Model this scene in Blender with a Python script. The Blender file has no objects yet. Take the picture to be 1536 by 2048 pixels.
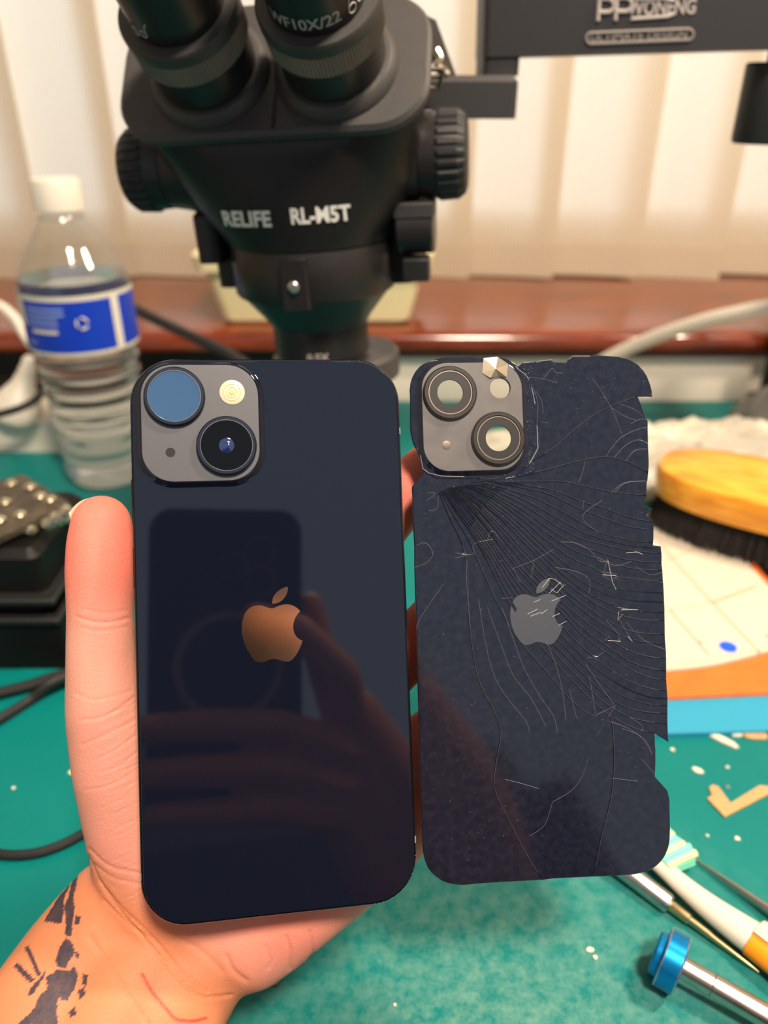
import bpy, bmesh, math, random
import numpy as np
from mathutils import Vector, Matrix, noise
from mathutils.geometry import tessellate_polygon
from mathutils.bvhtree import BVHTree

random.seed(7)
SC = bpy.context.scene
COL = SC.collection
R = math.radians

# ------------------------------------------------------------------ camera
F_PX, CX, CY = 1540.0, 768.0, 1024.0
CAM_H, PITCH = 0.27, R(29)
cam_d = bpy.data.cameras.new('camera')
cam = bpy.data.objects.new('camera', cam_d)
COL.objects.link(cam)
cam.location = (0, 0, CAM_H)
cam.rotation_euler = (R(90) - PITCH, 0, 0)
cam_d.sensor_fit = 'VERTICAL'
cam_d.sensor_height = 24.0
cam_d.lens = F_PX / 2048 * 24.0
cam_d.clip_start = 0.004
cam_d.dof.use_dof = True
cam_d.dof.focus_distance = 0.207
cam_d.dof.aperture_fstop = 5.8
SC.camera = cam

# ------------------------------------------------------------------ world, lights, exposure
SC.view_settings.view_transform = 'Standard'
SC.view_settings.look = 'None'
SC.view_settings.gamma = 1.0
SC.view_settings.use_curve_mapping = False
SC.view_settings.exposure = 0.0

w = bpy.data.worlds.new('world'); SC.world = w
w.use_nodes = True
bg = w.node_tree.nodes['Background']
bg.inputs['Color'].default_value = (0.78, 0.88, 1.0, 1)
bg.inputs['Strength'].default_value = 0.62


def light(name, kind, loc, energy, color, size, target=None, spread=None):
    d = bpy.data.lights.new(name, kind)
    d.energy = energy; d.color = color
    if kind == 'AREA':
        d.shape = 'RECTANGLE' if isinstance(size, tuple) else 'DISK'
        if isinstance(size, tuple):
            d.size, d.size_y = size
        else:
            d.size = size
        if spread: d.spread = spread
    else:
        d.shadow_soft_size = size
    o = bpy.data.objects.new(name, d); COL.objects.link(o)
    o.location = loc
    if target is not None:
        o.rotation_euler = (Vector(target) - Vector(loc)).to_track_quat('-Z', 'Y').to_euler()
    return o


light('bench_lamp', 'AREA', (0.62, 0.30, 0.95), 12.5, (1.0, 0.82, 0.62), 0.12, (0.05, 0.3, 0.05))
light('ceiling_lamp', 'AREA', (0.30, -0.45, 1.55), 44.0, (1.0, 0.83, 0.66), 0.25, (-0.05, 0.25, 0.0))
light('daylight_outside', 'AREA', (0.0, 1.35, 0.75), 60.0, (0.66, 0.84, 1.0), (2.4, 1.3), (0.0, 0.0, 0.6))

# ------------------------------------------------------------------ pixel -> place helpers
CAM_R = Matrix.Rotation(R(90) - PITCH, 3, 'X')
CAM_P = Vector((0, 0, CAM_H))


def ray(px, py):
    return CAM_R @ Vector(((px - CX) / F_PX, -(py - CY) / F_PX, -1.0))


def C(px, py, d):                      # point at distance d along the view axis
    return CAM_P + ray(px, py) * d


def G(px, py, z=0.0):                  # point on the level plane z
    r = ray(px, py)
    return CAM_P + r * ((z - CAM_H) / r.z)


def V(px, py, Y):                      # point on the upright plane y = Y
    r = ray(px, py)
    return CAM_P + r * (Y / r.y)


def pix(p):
    q = CAM_R.transposed() @ (Vector(p) - CAM_P)
    return CX + F_PX * q.x / -q.z, CY - F_PX * q.y / -q.z


# ------------------------------------------------------------------ materials
def srgb(r, g, b):
    f = lambda c: (c / 255) / 12.92 if c / 255 <= 0.04045 else ((c / 255 + 0.055) / 1.055) ** 2.4
    return (f(r), f(g), f(b), 1)


def mat(name, col, rough=0.5, metal=0.0, spec=0.5, noise_amt=0.0, noise_scale=40, col2=None, bump=0.0,
        bump_scale=200, sss=0.0, coat=0.0, trans=0.0, ior=1.45, emit=None, sheen=0.0, rough_var=0.0, aniso=None):
    m = bpy.data.materials.new(name); m.use_nodes = True
    nt = m.node_tree; n = nt.nodes; b = n['Principled BSDF']
    b.inputs['Base Color'].default_value = col
    b.inputs['Roughness'].default_value = rough
    b.inputs['Metallic'].default_value = metal
    b.inputs['Specular IOR Level'].default_value = spec
    b.inputs['IOR'].default_value = ior
    b.inputs['Coat Weight'].default_value = coat
    b.inputs['Coat Roughness'].default_value = 0.05
    b.inputs['Transmission Weight'].default_value = trans
    b.inputs['Sheen Weight'].default_value = sheen
    if sss:
        b.inputs['Subsurface Weight'].default_value = sss
        b.inputs['Subsurface Radius'].default_value = (1.0, 0.35, 0.2)
        b.inputs['Subsurface Scale'].default_value = 0.004
    if emit:
        b.inputs['Emission Color'].default_value = emit[0]
        b.inputs['Emission Strength'].default_value = emit[1]
    if noise_amt or bump or rough_var:
        tc = n.new('ShaderNodeTexCoord')
        mp = n.new('ShaderNodeMapping')
        nt.links.new(tc.outputs['Object'], mp.inputs['Vector'])
        if aniso: mp.inputs['Scale'].default_value = aniso
        nz = n.new('ShaderNodeTexNoise'); nz.inputs['Scale'].default_value = noise_scale
        nz.inputs['Detail'].default_value = 5
        nt.links.new(mp.outputs['Vector'], nz.inputs['Vector'])
        if noise_amt:
            mx = n.new('ShaderNodeMix'); mx.data_type = 'RGBA'
            mx.inputs['A'].default_value = col
            mx.inputs['B'].default_value = col2 or tuple(c * 0.5 for c in col[:3]) + (1,)
            mr = n.new('ShaderNodeMapRange')
            mr.inputs['From Min'].default_value = 0.35; mr.inputs['From Max'].default_value = 0.7
            mr.inputs['To Max'].default_value = noise_amt
            nt.links.new(nz.outputs['Fac'], mr.inputs['Value'])
            nt.links.new(mr.outputs['Result'], mx.inputs['Factor'])
            nt.links.new(mx.outputs['Result'], b.inputs['Base Color'])
        if rough_var:
            mr2 = n.new('ShaderNodeMapRange')
            mr2.inputs['To Min'].default_value = max(0, rough - rough_var); mr2.inputs['To Max'].default_value = rough + rough_var
            nt.links.new(nz.outputs['Fac'], mr2.inputs['Value'])
            nt.links.new(mr2.outputs['Result'], b.inputs['Roughness'])
        if bump:
            nb = n.new('ShaderNodeTexNoise'); nb.inputs['Scale'].default_value = bump_scale; nb.inputs['Detail'].default_value = 3
            nt.links.new(mp.outputs['Vector'], nb.inputs['Vector'])
            bp = n.new('ShaderNodeBump'); bp.inputs['Strength'].default_value = bump; bp.inputs['Distance'].default_value = 0.0005
            nt.links.new(nb.outputs['Fac'], bp.inputs['Height'])
            nt.links.new(bp.outputs['Normal'], b.inputs['Normal'])
    return m


M = {}
M['black'] = mat('black_enamel', srgb(32, 29, 30), 0.42, spec=0.3, bump=0.05, bump_scale=900)
M['black_matte'] = mat('black_matte', srgb(52, 50, 50), 0.5, bump=0.25, bump_scale=1600, noise_amt=0.5, noise_scale=60, col2=srgb(64, 60, 56))
M['black_satin'] = mat('black_satin', srgb(36, 33, 33), 0.34, spec=0.35)
M['rubber'] = mat('black_rubber', srgb(24, 23, 24), 0.55)
M['print_white'] = mat('white_print', srgb(225, 222, 215), 0.6)
M['print_grey'] = mat('grey_print', srgb(165, 155, 150), 0.6)
M['print_dim'] = mat('dim_print', srgb(125, 117, 112), 0.6)
M['steel'] = mat('brushed_steel', srgb(200, 196, 188), 0.28, 1.0, noise_amt=0.4, noise_scale=120, col2=srgb(150, 145, 138))
M['dark_steel'] = mat('dark_steel', srgb(120, 108, 98), 0.4, 1.0)
M['brass'] = mat('brass', srgb(205, 185, 140), 0.3, 1.0)
M['copper'] = mat('copper_foil', srgb(205, 165, 115), 0.45, 0.35, noise_amt=0.6, noise_scale=900, col2=srgb(165, 120, 80))
M['blue_alu'] = mat('blue_anodised', srgb(10, 130, 200), 0.3, 0.75, noise_amt=0.3, noise_scale=200, col2=srgb(20, 160, 220))
M['white_plastic'] = mat('white_plastic', srgb(208, 200, 186), 0.4)
M['cream'] = mat('cream_plastic', srgb(214, 203, 160), 0.45)
M['orange'] = mat('orange_silicone', srgb(228, 106, 34), 0.5, noise_amt=0.5, noise_scale=120, col2=srgb(205, 88, 26), bump=0.2, bump_scale=400)
M['orange_grip'] = mat('orange_grip', srgb(250, 150, 20), 0.4)
M['cyan'] = mat('cyan_silicone', srgb(36, 140, 172), 0.45)
M['blue_ink'] = mat('blue_ink', srgb(0, 80, 210), 0.5)
M['tray'] = mat('white_tray', srgb(198, 187, 168), 0.5)
M['wall'] = mat('wall_paint', srgb(205, 190, 170), 0.8, noise_amt=0.2, noise_scale=5)
M['wall_low'] = mat('white_board', srgb(238, 226, 210), 0.6)
M['gap_dark'] = mat('painted_gap_shade', srgb(38, 22, 16), 0.5)
M['frame'] = mat('window_frame', srgb(225, 215, 198), 0.5)
M['phone_frame'] = mat('phone_frame', srgb(34, 38, 48), 0.25, 0.9)
M['debris'] = mat('pale_debris', srgb(215, 205, 185), 0.5)
M['mint'] = mat('mint_bristle', srgb(120, 215, 185), 0.6)
M['cream_br'] = mat('cream_bristle', srgb(225, 215, 160), 0.6)
M['bristle'] = mat('black_bristle', srgb(34, 28, 26), 0.7)
M['desk'] = mat('desk_board', srgb(150, 110, 75), 0.5, noise_amt=0.4, noise_scale=8)
M['floor'] = mat('floor_carpet', srgb(110, 100, 92), 0.9, noise_amt=0.4, noise_scale=80)
M['device'] = mat('black_plastic', srgb(13, 12, 12), 0.5, spec=0.25, bump=0.1, bump_scale=500)
M['pcb'] = mat('circuit_board', srgb(92, 80, 62), 0.35, 0.3, noise_amt=0.9, noise_scale=180, col2=srgb(45, 38, 32), bump=0.4, bump_scale=700)
M['solder'] = mat('solder_tin', srgb(215, 205, 180), 0.25, 1.0)


def wood(name, c1, c2, scale, rough, coat, stretch, rot=(0, 0, 0)):
    m = mat(name, c1, rough, coat=coat)
    nt = m.node_tree; n = nt.nodes
    tc = n.new('ShaderNodeTexCoord'); mp = n.new('ShaderNodeMapping')
    mp.inputs['Scale'].default_value = stretch; mp.inputs['Rotation'].default_value = rot
    nz = n.new('ShaderNodeTexNoise'); nz.inputs['Scale'].default_value = scale; nz.inputs['Detail'].default_value = 6
    nz.inputs['Distortion'].default_value = 0.8
    cr = n.new('ShaderNodeValToRGB')
    cr.color_ramp.elements[0].position = 0.35; cr.color_ramp.elements[0].color = c1
    cr.color_ramp.elements[1].position = 0.65; cr.color_ramp.elements[1].color = c2
    nt.links.new(tc.outputs['Object'], mp.inputs['Vector'])
    nt.links.new(mp.outputs['Vector'], nz.inputs['Vector'])
    nt.links.new(nz.outputs['Fac'], cr.inputs['Fac'])
    nt.links.new(cr.outputs['Color'], n['Principled BSDF'].inputs['Base Color'])
    return m


M['sill'] = wood('mahogany_sill', srgb(88, 32, 10), srgb(124, 50, 17), 14, 0.16, 0.6, (1, 8, 8))
M['brush_wood'] = wood('bamboo', srgb(205, 125, 25), srgb(238, 165, 50), 30, 0.4, 0.3, (1, 7, 7))


def phone_glass():
    m = mat('midnight_glass', srgb(13, 17, 31), 0.04, spec=0.55, ior=1.5)
    return m


M['glass_back'] = phone_glass()
M['plate_glass'] = mat('cracked_glass', srgb(17, 21, 36), 0.08, spec=0.5, ior=1.5, rough_var=0.03, noise_scale=500, noise_amt=0.06, col2=srgb(92, 92, 96))
M['plate_base'] = mat('backing_film', srgb(15, 17, 26), 0.5)
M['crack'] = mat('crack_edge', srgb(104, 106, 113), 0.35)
M['chip'] = mat('glass_chip', srgb(178, 174, 170), 0.3)
M['bump_grey'] = mat('frosted_glass', srgb(78, 79, 84), 0.42, spec=0.5)
M['bump_grey2'] = mat('scuffed_frosted_glass', srgb(96, 93, 92), 0.36, noise_amt=0.5, noise_scale=160, col2=srgb(72, 70, 70))
M['lens_ring'] = mat('lens_ring', srgb(38, 46, 62), 0.28, 0.7)
M['lens_ring2'] = mat('bare_lens_ring', srgb(34, 33, 33), 0.45, 0.3)
M['lens_edge'] = mat('lens_ring_edge', srgb(120, 116, 110), 0.3, 0.9)
M['lens_glass'] = mat('lens_glass', srgb(5, 5, 7), 0.02, spec=0.35)
M['lens_dark'] = mat('lens_dark', srgb(14, 17, 24), 0.06, spec=0.8, coat=1.0)
M['lens_sky'] = mat('sky_tinted_lens', srgb(95, 130, 165), 0.03, 0.8)  # blue of the mirrored sky put into the cover colour
M['lens_core'] = mat('lens_core', srgb(20, 34, 80), 0.05, spec=1.0, coat=1.0)
M['lens_clear'] = mat('lens_window', srgb(235, 240, 240), 0.02, trans=1.0, ior=1.05)
M['flash'] = mat('flash_diffuser', srgb(196, 186, 162), 0.3, coat=0.4)
M['flash_led'] = mat('flash_led', srgb(215, 180, 100), 0.4)
M['logo'] = mat('logo_mirror', srgb(248, 226, 196), 0.14, 1.0)
M['logo2'] = mat('logo_scratched', srgb(120, 118, 118), 0.32, 1.0)
M['hole'] = mat('mic_hole', srgb(10, 10, 11), 0.6)
M['foil'] = mat('foil_scrap', srgb(150, 138, 118), 0.3, 0.8)


def mat_mat():
    m = mat('green_bench_mat', srgb(0, 128, 112), 0.45, spec=0.22)
    nt = m.node_tree; n = nt.nodes; b = n['Principled BSDF']
    tc = n.new('ShaderNodeTexCoord')
    n1 = n.new('ShaderNodeTexNoise'); n1.inputs['Scale'].default_value = 14; n1.inputs['Detail'].default_value = 8
    n1.inputs['Roughness'].default_value = 0.65
    n2 = n.new('ShaderNodeTexNoise'); n2.inputs['Scale'].default_value = 150; n2.inputs['Detail'].default_value = 6
    n2.inputs['Roughness'].default_value = 0.75
    for x in (n1, n2): nt.links.new(tc.outputs['Object'], x.inputs['Vector'])
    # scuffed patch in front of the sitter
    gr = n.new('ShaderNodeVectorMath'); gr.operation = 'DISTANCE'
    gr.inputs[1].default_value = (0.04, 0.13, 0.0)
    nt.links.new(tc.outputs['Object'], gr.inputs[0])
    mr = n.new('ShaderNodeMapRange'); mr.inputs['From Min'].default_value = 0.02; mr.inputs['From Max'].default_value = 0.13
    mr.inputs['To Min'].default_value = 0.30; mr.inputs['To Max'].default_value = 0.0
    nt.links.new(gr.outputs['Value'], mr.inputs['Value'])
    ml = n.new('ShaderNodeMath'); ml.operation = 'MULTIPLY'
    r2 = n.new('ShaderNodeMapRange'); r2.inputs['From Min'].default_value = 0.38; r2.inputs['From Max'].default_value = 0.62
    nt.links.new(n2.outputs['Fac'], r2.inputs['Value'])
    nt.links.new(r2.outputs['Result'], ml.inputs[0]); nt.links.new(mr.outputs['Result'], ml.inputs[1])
    mx = n.new('ShaderNodeMix'); mx.data_type = 'RGBA'
    mx.inputs['A'].default_value = srgb(0, 100, 98); mx.inputs['B'].default_value = srgb(4, 116, 112)
    nt.links.new(n1.outputs['Fac'], mx.inputs['Factor'])
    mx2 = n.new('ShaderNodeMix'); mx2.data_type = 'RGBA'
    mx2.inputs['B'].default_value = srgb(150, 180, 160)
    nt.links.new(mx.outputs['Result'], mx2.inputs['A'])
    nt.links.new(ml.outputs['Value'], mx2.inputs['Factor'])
    nt.links.new(mx2.outputs['Result'], b.inputs['Base Color'])
    bp = n.new('ShaderNodeBump'); bp.inputs['Strength'].default_value = 0.08; bp.inputs['Distance'].default_value = 0.001
    nt.links.new(n2.outputs['Fac'], bp.inputs['Height']); nt.links.new(bp.outputs['Normal'], b.inputs['Normal'])
    return m


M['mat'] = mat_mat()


def blind_mat():
    m = bpy.data.materials.new('blind_fabric'); m.use_nodes = True
    nt = m.node_tree; n = nt.nodes
    for x in list(n): n.remove(x)
    out = n.new('ShaderNodeOutputMaterial')
    d = n.new('ShaderNodeBsdfDiffuse'); t = n.new('ShaderNodeBsdfTranslucent')
    d.inputs['Color'].default_value = srgb(226, 208, 182); t.inputs['Color'].default_value = srgb(226, 224, 220)
    mx = n.new('ShaderNodeMixShader'); mx.inputs[0].default_value = 0.45
    tc = n.new('ShaderNodeTexCoord'); wv = n.new('ShaderNodeTexWave')
    wv.bands_direction = 'X'; wv.inputs['Scale'].default_value = 75
    wv.inputs['Distortion'].default_value = 0.6
    bp = n.new('ShaderNodeBump'); bp.inputs['Strength'].default_value = 0.5; bp.inputs['Distance'].default_value = 0.0015
    nt.links.new(tc.outputs['Object'], wv.inputs['Vector'])
    nt.links.new(wv.outputs['Fac'], bp.inputs['Height'])
    for s in (d, t): nt.links.new(bp.outputs['Normal'], s.inputs['Normal'])
    nt.links.new(d.outputs[0], mx.inputs[1]); nt.links.new(t.outputs[0], mx.inputs[2])
    nt.links.new(mx.outputs[0], out.inputs['Surface'])
    return m


M['blind'] = blind_mat()


def clear_mat(name, tint, gloss_rough, ior, haze, haze_col):
    """thin clear plastic: see-through with a Fresnel sheen and a little haze"""
    m = bpy.data.materials.new(name); m.use_nodes = True
    nt = m.node_tree; n = nt.nodes
    for x in list(n): n.remove(x)
    out = n.new('ShaderNodeOutputMaterial')
    tr = n.new('ShaderNodeBsdfTransparent'); tr.inputs['Color'].default_value = tint
    gl = n.new('ShaderNodeBsdfGlossy'); gl.inputs['Roughness'].default_value = gloss_rough
    df = n.new('ShaderNodeBsdfDiffuse'); df.inputs['Color'].default_value = haze_col
    tl = n.new('ShaderNodeBsdfTranslucent'); tl.inputs['Color'].default_value = haze_col
    lw = n.new('ShaderNodeLayerWeight'); lw.inputs['Blend'].default_value = 0.5
    pw = n.new('ShaderNodeMath'); pw.operation = 'POWER'; pw.inputs[1].default_value = 4.0
    nt.links.new(lw.outputs['Facing'], pw.inputs[0])
    fr = n.new('ShaderNodeMath'); fr.operation = 'MULTIPLY_ADD'; fr.inputs[1].default_value = 0.75; fr.inputs[2].default_value = ((ior - 1) / (ior + 1)) ** 2
    nt.links.new(pw.outputs[0], fr.inputs[0])
    m0 = n.new('ShaderNodeMixShader'); m0.inputs[0].default_value = 0.5
    nt.links.new(df.outputs[0], m0.inputs[1]); nt.links.new(tl.outputs[0], m0.inputs[2])
    m1 = n.new('ShaderNodeMixShader'); m1.inputs[0].default_value = haze
    nt.links.new(tr.outputs[0], m1.inputs[1]); nt.links.new(m0.outputs[0], m1.inputs[2])
    m2 = n.new('ShaderNodeMixShader')
    nt.links.new(fr.outputs[0], m2.inputs[0]); nt.links.new(m1.outputs[0], m2.inputs[1]); nt.links.new(gl.outputs[0], m2.inputs[2])
    nt.links.new(m2.outputs[0], out.inputs['Surface'])
    return m


M['pet'] = clear_mat('clear_bottle', (0.93, 0.94, 0.94, 1), 0.05, 1.5, 0.06, srgb(220, 220, 215))
M['water'] = mat('water', (0.93, 0.96, 0.97, 1), 0.0, trans=1.0, ior=1.33)
M['pane'] = clear_mat('window_pane', (0.97, 0.98, 0.98, 1), 0.0, 1.45, 0.0, (1, 1, 1, 1))
M['bag'] = clear_mat('thin_white_bag', (0.9, 0.9, 0.88, 1), 0.3, 1.4, 0.9, srgb(246, 238, 222))
M['bag_grey'] = clear_mat('clear_pouch', (0.8, 0.8, 0.8, 1), 0.12, 1.45, 0.45, srgb(190, 184, 176))
M['label_blue'] = mat('bottle_label', srgb(12, 52, 170), 0.4)
M['label_white'] = mat('label_white', srgb(205, 200, 185), 0.5)
M['label_text'] = mat('label_text', srgb(120, 140, 200), 0.5)


# ------------------------------------------------------------------ mesh builder
class MB:
    def __init__(s): s.v = []; s.f = []

    def add(s, verts, faces, T=None):
        k = len(s.v)
        s.v += [tuple(T @ Vector(p)) for p in verts] if T is not None else [tuple(p) for p in verts]
        s.f += [tuple(i + k for i in f) for f in faces]
        return s

    def box(s, lo, hi, T=None, b=0.0):
        x0, y0, z0 = lo; x1, y1, z1 = hi
        if b <= 0:
            v = [(x0, y0, z0), (x1, y0, z0), (x1, y1, z0), (x0, y1, z0), (x0, y0, z1), (x1, y0, z1), (x1, y1, z1), (x0, y1, z1)]
            return s.add(v, [(3, 2, 1, 0), (4, 5, 6, 7), (0, 1, 5, 4), (1, 2, 6, 5), (2, 3, 7, 6), (3, 0, 4, 7)], T)
        loop = rrect(x0, y0, x1, y1, b, 3)
        return s.prism(loop, z0, z1, T=T, bev=b * 0.7)

    def prism(s, outer, z0, z1, holes=(), T=None, bev=0.0, inset_bottom=False):
        loops = [ccw(outer)] + [ccw(h)[::-1] for h in holes]
        vs = []; fs = []
        top = []
        for li, L in enumerate(loops):
            n = len(L)
            rings = [(L, z0)]
            if bev > 0:
                rings.append((L, z1 - bev)); rings.append((inset(L, bev), z1))
            else:
                rings.append((L, z1))
            base = len(vs)
            for (P, z) in rings: vs += [(p[0], p[1], z) for p in P]
            for r in range(len(rings) - 1):
                for i in range(n):
                    j = (i + 1) % n; a = base + r * n
                    fs.append((a + i, a + j, a + n + j, a + n + i))
            top.append((base, base + (len(rings) - 1) * n, n, rings[-1][0]))
        tri = tessellate_polygon([[Vector((p[0], p[1], 0)) for p in t[3]] for t in top])
        tr2 = tessellate_polygon([[Vector((p[0], p[1], 0)) for p in L] for L in loops])
        imt = []; imb = []
        for t in top:
            imt += [t[1] + i for i in range(t[2])]; imb += [t[0] + i for i in range(t[2])]
        flatp = [p for t in top for p in t[3]]
        for a, b_, c in tri:
            ar = area3(flatp[a], flatp[b_], flatp[c])
            fs.append((imt[a], imt[b_], imt[c]) if ar > 0 else (imt[a], imt[c], imt[b_]))
        flatb = [p for L in loops for p in L]
        for a, b_, c in tr2:
            ar = area3(flatb[a], flatb[b_], flatb[c])
            fs.append((imb[a], imb[c], imb[b_]) if ar > 0 else (imb[a], imb[b_], imb[c]))
        return s.add(vs, fs, T)

    def lathe(s, prof, n=32, T=None, cap=True, mod=None):
        """prof: [(r, z)] ; turned about z; mod(angle, k) scales the radius"""
        vs = []; fs = []
        for k, (r, z) in enumerate(prof):
            for i in range(n):
                a = 2 * math.pi * i / n
                q = r * (mod(a, k) if mod else 1)
                vs.append((q * math.cos(a), q * math.sin(a), z))
        for k in range(len(prof) - 1):
            for i in range(n):
                j = (i + 1) % n
                fs.append((k * n + i, k * n + j, (k + 1) * n + j, (k + 1) * n + i))
        if cap:
            fs.append(tuple(range(n - 1, -1, -1)))
            fs.append(tuple((len(prof) - 1) * n + i for i in range(n)))
        return s.add(vs, fs, T)

    def tube(s, pts, r, n=8, T=None, cap=True):
        pts = [Vector(p) for p in pts]
        rs = r if isinstance(r, (list, tuple)) else [r] * len(pts)
        vs = []; fs = []
        up = Vector((0.13, 0.31, 0.94)).normalized()
        for k, p in enumerate(pts):
            d = (pts[min(k + 1, len(pts) - 1)] - pts[max(k - 1, 0)])
            d = d.normalized() if d.length > 0 else Vector((0, 0, 1))
            sx = d.cross(up); sx = sx.normalized() if sx.length > 1e-6 else Vector((1, 0, 0))
            up = sx.cross(d).normalized()
            for i in range(n):
                a = 2 * math.pi * i / n
                vs.append(p + (sx * math.cos(a) + up * math.sin(a)) * rs[k])
        for k in range(len(pts) - 1):
            for i in range(n):
                j = (i + 1) % n
                fs.append((k * n + i, (k + 1) * n + i, (k + 1) * n + j, k * n + j))
        if cap:
            fs.append(tuple(range(n))); fs.append(tuple((len(pts) - 1) * n + i for i in range(n - 1, -1, -1)))
        return s.add(vs, fs, T)

    def loft(s, rings, T=None, cap=True):
        n = len(rings[0]); vs = [p for r in rings for p in r]; fs = []
        for k in range(len(rings) - 1):
            for i in range(n):
                j = (i + 1) % n
                fs.append((k * n + i, k * n + j, (k + 1) * n + j, (k + 1) * n + i))
        if cap:
            fs.append(tuple(range(n - 1, -1, -1))); fs.append(tuple((len(rings) - 1) * n + i for i in range(n)))
        return s.add(vs, fs, T)

    def mesh(s, name, sharp=35):
        me = bpy.data.meshes.new(name)
        me.from_pydata(s.v, [], s.f)
        me.validate(); me.update()
        if sharp is not None:
            me.shade_smooth(); me.set_sharp_from_angle(angle=R(sharp))
        return me

    def build(s, name, m, parent=None, sharp=35, world=False):
        if world and parent is not None:
            inv = WM[parent.name].inverted()
            s.v = [tuple(inv @ Vector(p)) for p in s.v]
        me = s.mesh(name, sharp)
        me.materials.append(m if not isinstance(m, str) else M[m])
        o = bpy.data.objects.new(name, me); COL.objects.link(o)
        if parent is not None:
            o.parent = parent
            WM[o.name] = WM[parent.name].copy()
        else:
            WM[o.name] = Matrix.Identity(4)
        return o


WM = {}


def ccw(L):
    a = sum(L[i][0] * L[(i + 1) % len(L)][1] - L[(i + 1) % len(L)][0] * L[i][1] for i in range(len(L)))
    return list(L) if a > 0 else list(L)[::-1]


def area3(a, b, c):
    return (b[0] - a[0]) * (c[1] - a[1]) - (c[0] - a[0]) * (b[1] - a[1])


def inset(L, d):
    """move a counter-clockwise loop inwards (a clockwise hole loop grows)"""
    n = len(L); out = []
    for i in range(n):
        p0, p, p1 = L[i - 1], L[i], L[(i + 1) % n]
        def nrm(a, b):
            dx, dy = b[0] - a[0], b[1] - a[1]; l = math.hypot(dx, dy) or 1e-12
            return -dy / l, dx / l
        n0, n1 = nrm(p0, p), nrm(p, p1)
        mx, my = n0[0] + n1[0], n0[1] + n1[1]
        l = math.hypot(mx, my)
        if l < 1e-6: mx, my, l = n1[0], n1[1], 1
        mx /= l; my /= l
        c = max(0.45, mx * n1[0] + my * n1[1])
        out.append((p[0] + mx * d / c, p[1] + my * d / c))
    return out


def rrect(x0, y0, x1, y1, r, k=6):
    pts = []
    for cx_, cy_, a0 in ((x1 - r, y1 - r, 0), (x0 + r, y1 - r, 90), (x0 + r, y0 + r, 180), (x1 - r, y0 + r, 270)):
        for i in range(k + 1):
            a = R(a0 + 90 * i / k)
            pts.append((cx_ + r * math.cos(a), cy_ + r * math.sin(a)))
    return pts


def circ(cx_, cy_, r, n=32):
    return [(cx_ + r * math.cos(2 * math.pi * i / n), cy_ + r * math.sin(2 * math.pi * i / n)) for i in range(n)]


def spline(pts, k=6, closed=False):
    """Catmull-Rom through points of any dimension"""
    P = [Vector(p) for p in pts]; n = len(P); out = []
    rng = range(n) if closed else range(n - 1)
    for i in rng:
        if closed:
            a, b, c, d = P[i - 1], P[i], P[(i + 1) % n], P[(i + 2) % n]
        else:
            a, b, c, d = P[max(i - 1, 0)], P[i], P[i + 1], P[min(i + 2, n - 1)]
        for j in range(k):
            t = j / k
            out.append(0.5 * ((2 * b) + (c - a) * t + (2 * a - 5 * b + 4 * c - d) * t * t + (3 * b - a - 3 * c + d) * t ** 3))
    if not closed: out.append(P[-1])
    return out


def frame(o, x, z):
    """matrix with origin o, z axis z and x axis near x"""
    z = Vector(z).normalized(); x = Vector(x); x = (x - z * x.dot(z)).normalized(); y = z.cross(x)
    m = Matrix.Identity(4)
    for i in range(3): m[i][0], m[i][1], m[i][2], m[i][3] = x[i], y[i], z[i], o[i]
    return m


def empty(name, label, cat, loc=(0, 0, 0), rot=None, mat4=None, group=None):
    o = bpy.data.objects.new(name, None); COL.objects.link(o)
    o.empty_display_size = 0.01
    m4 = mat4 if mat4 is not None else Matrix.LocRotScale(Vector(loc), Matrix.Identity(3) if rot is None else rot, None)
    o.matrix_world = m4
    WM[o.name] = m4.copy()
    tag(o, label, cat, group)
    return o


def tag(o, label=None, cat=None, group=None, kind=None):
    if label: o['label'] = label
    if cat: o['category'] = cat
    if group: o['group'] = group
    if kind: o['kind'] = kind
    return o


def struct(o): o['kind'] = 'structure'; return o


def text_mesh(s, size, extrude=0.0, bold=0.0, align='CENTER', shear=0.0, res=3):
    c = bpy.data.curves.new('t', 'FONT'); c.body = s; c.size = size; c.extrude = extrude; c.offset = bold
    c.align_x = align; c.align_y = 'CENTER'; c.shear = shear; c.resolution_u = res
    o = bpy.data.objects.new('t', c); COL.objects.link(o)
    dg = bpy.context.evaluated_depsgraph_get()
    me = bpy.data.meshes.new_from_object(o.evaluated_get(dg))
    v = [tuple(p.co) for p in me.vertices]; f = [tuple(p.vertices) for p in me.polygons]
    bpy.data.objects.remove(o); bpy.data.curves.remove(c); bpy.data.meshes.remove(me)
    return v, f


# ================================================================== THE SETTING
struct(MB().box((-1.6, -1.6, -0.78), (1.8, 1.2, -0.74)).build('floor', 'floor'))
struct(MB().box((-1.6, -0.9, 1.75), (1.8, 1.2, 1.80)).build('ceiling', mat('ceiling_paint', srgb(225, 220, 210), 0.9)))
struct(MB().box((-1.64, -1.6, -0.74), (-1.6, 1.0, 1.75)).build('wall_left', 'wall'))
struct(MB().box((1.8, -1.6, -0.74), (1.84, 1.0, 1.75)).build('wall_right', 'wall'))
wb = MB()
wb.box((-1.6, 0.755, -0.74), (1.8, 1.02, 0.05))          # below the sill
XD = V(765, 745, 0.716).x
struct(MB().box((XD, 0.716, -0.74), (1.8, 0.755, 0.042)).build('trim_2', 'wall_low', sharp=None))
struct(MB().box((-1.6, 0.728, -0.74), (XD, 0.755, 0.05)).build('gap_shade_board', 'gap_dark', sharp=None))  # dark board painted in for the shaded void behind the bench
wb.box((-1.6, 0.98, 0.05), (-1.15, 1.02, 1.75)); wb.box((1.25, 0.98, 0.05), (1.8, 1.02, 1.75))
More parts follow.
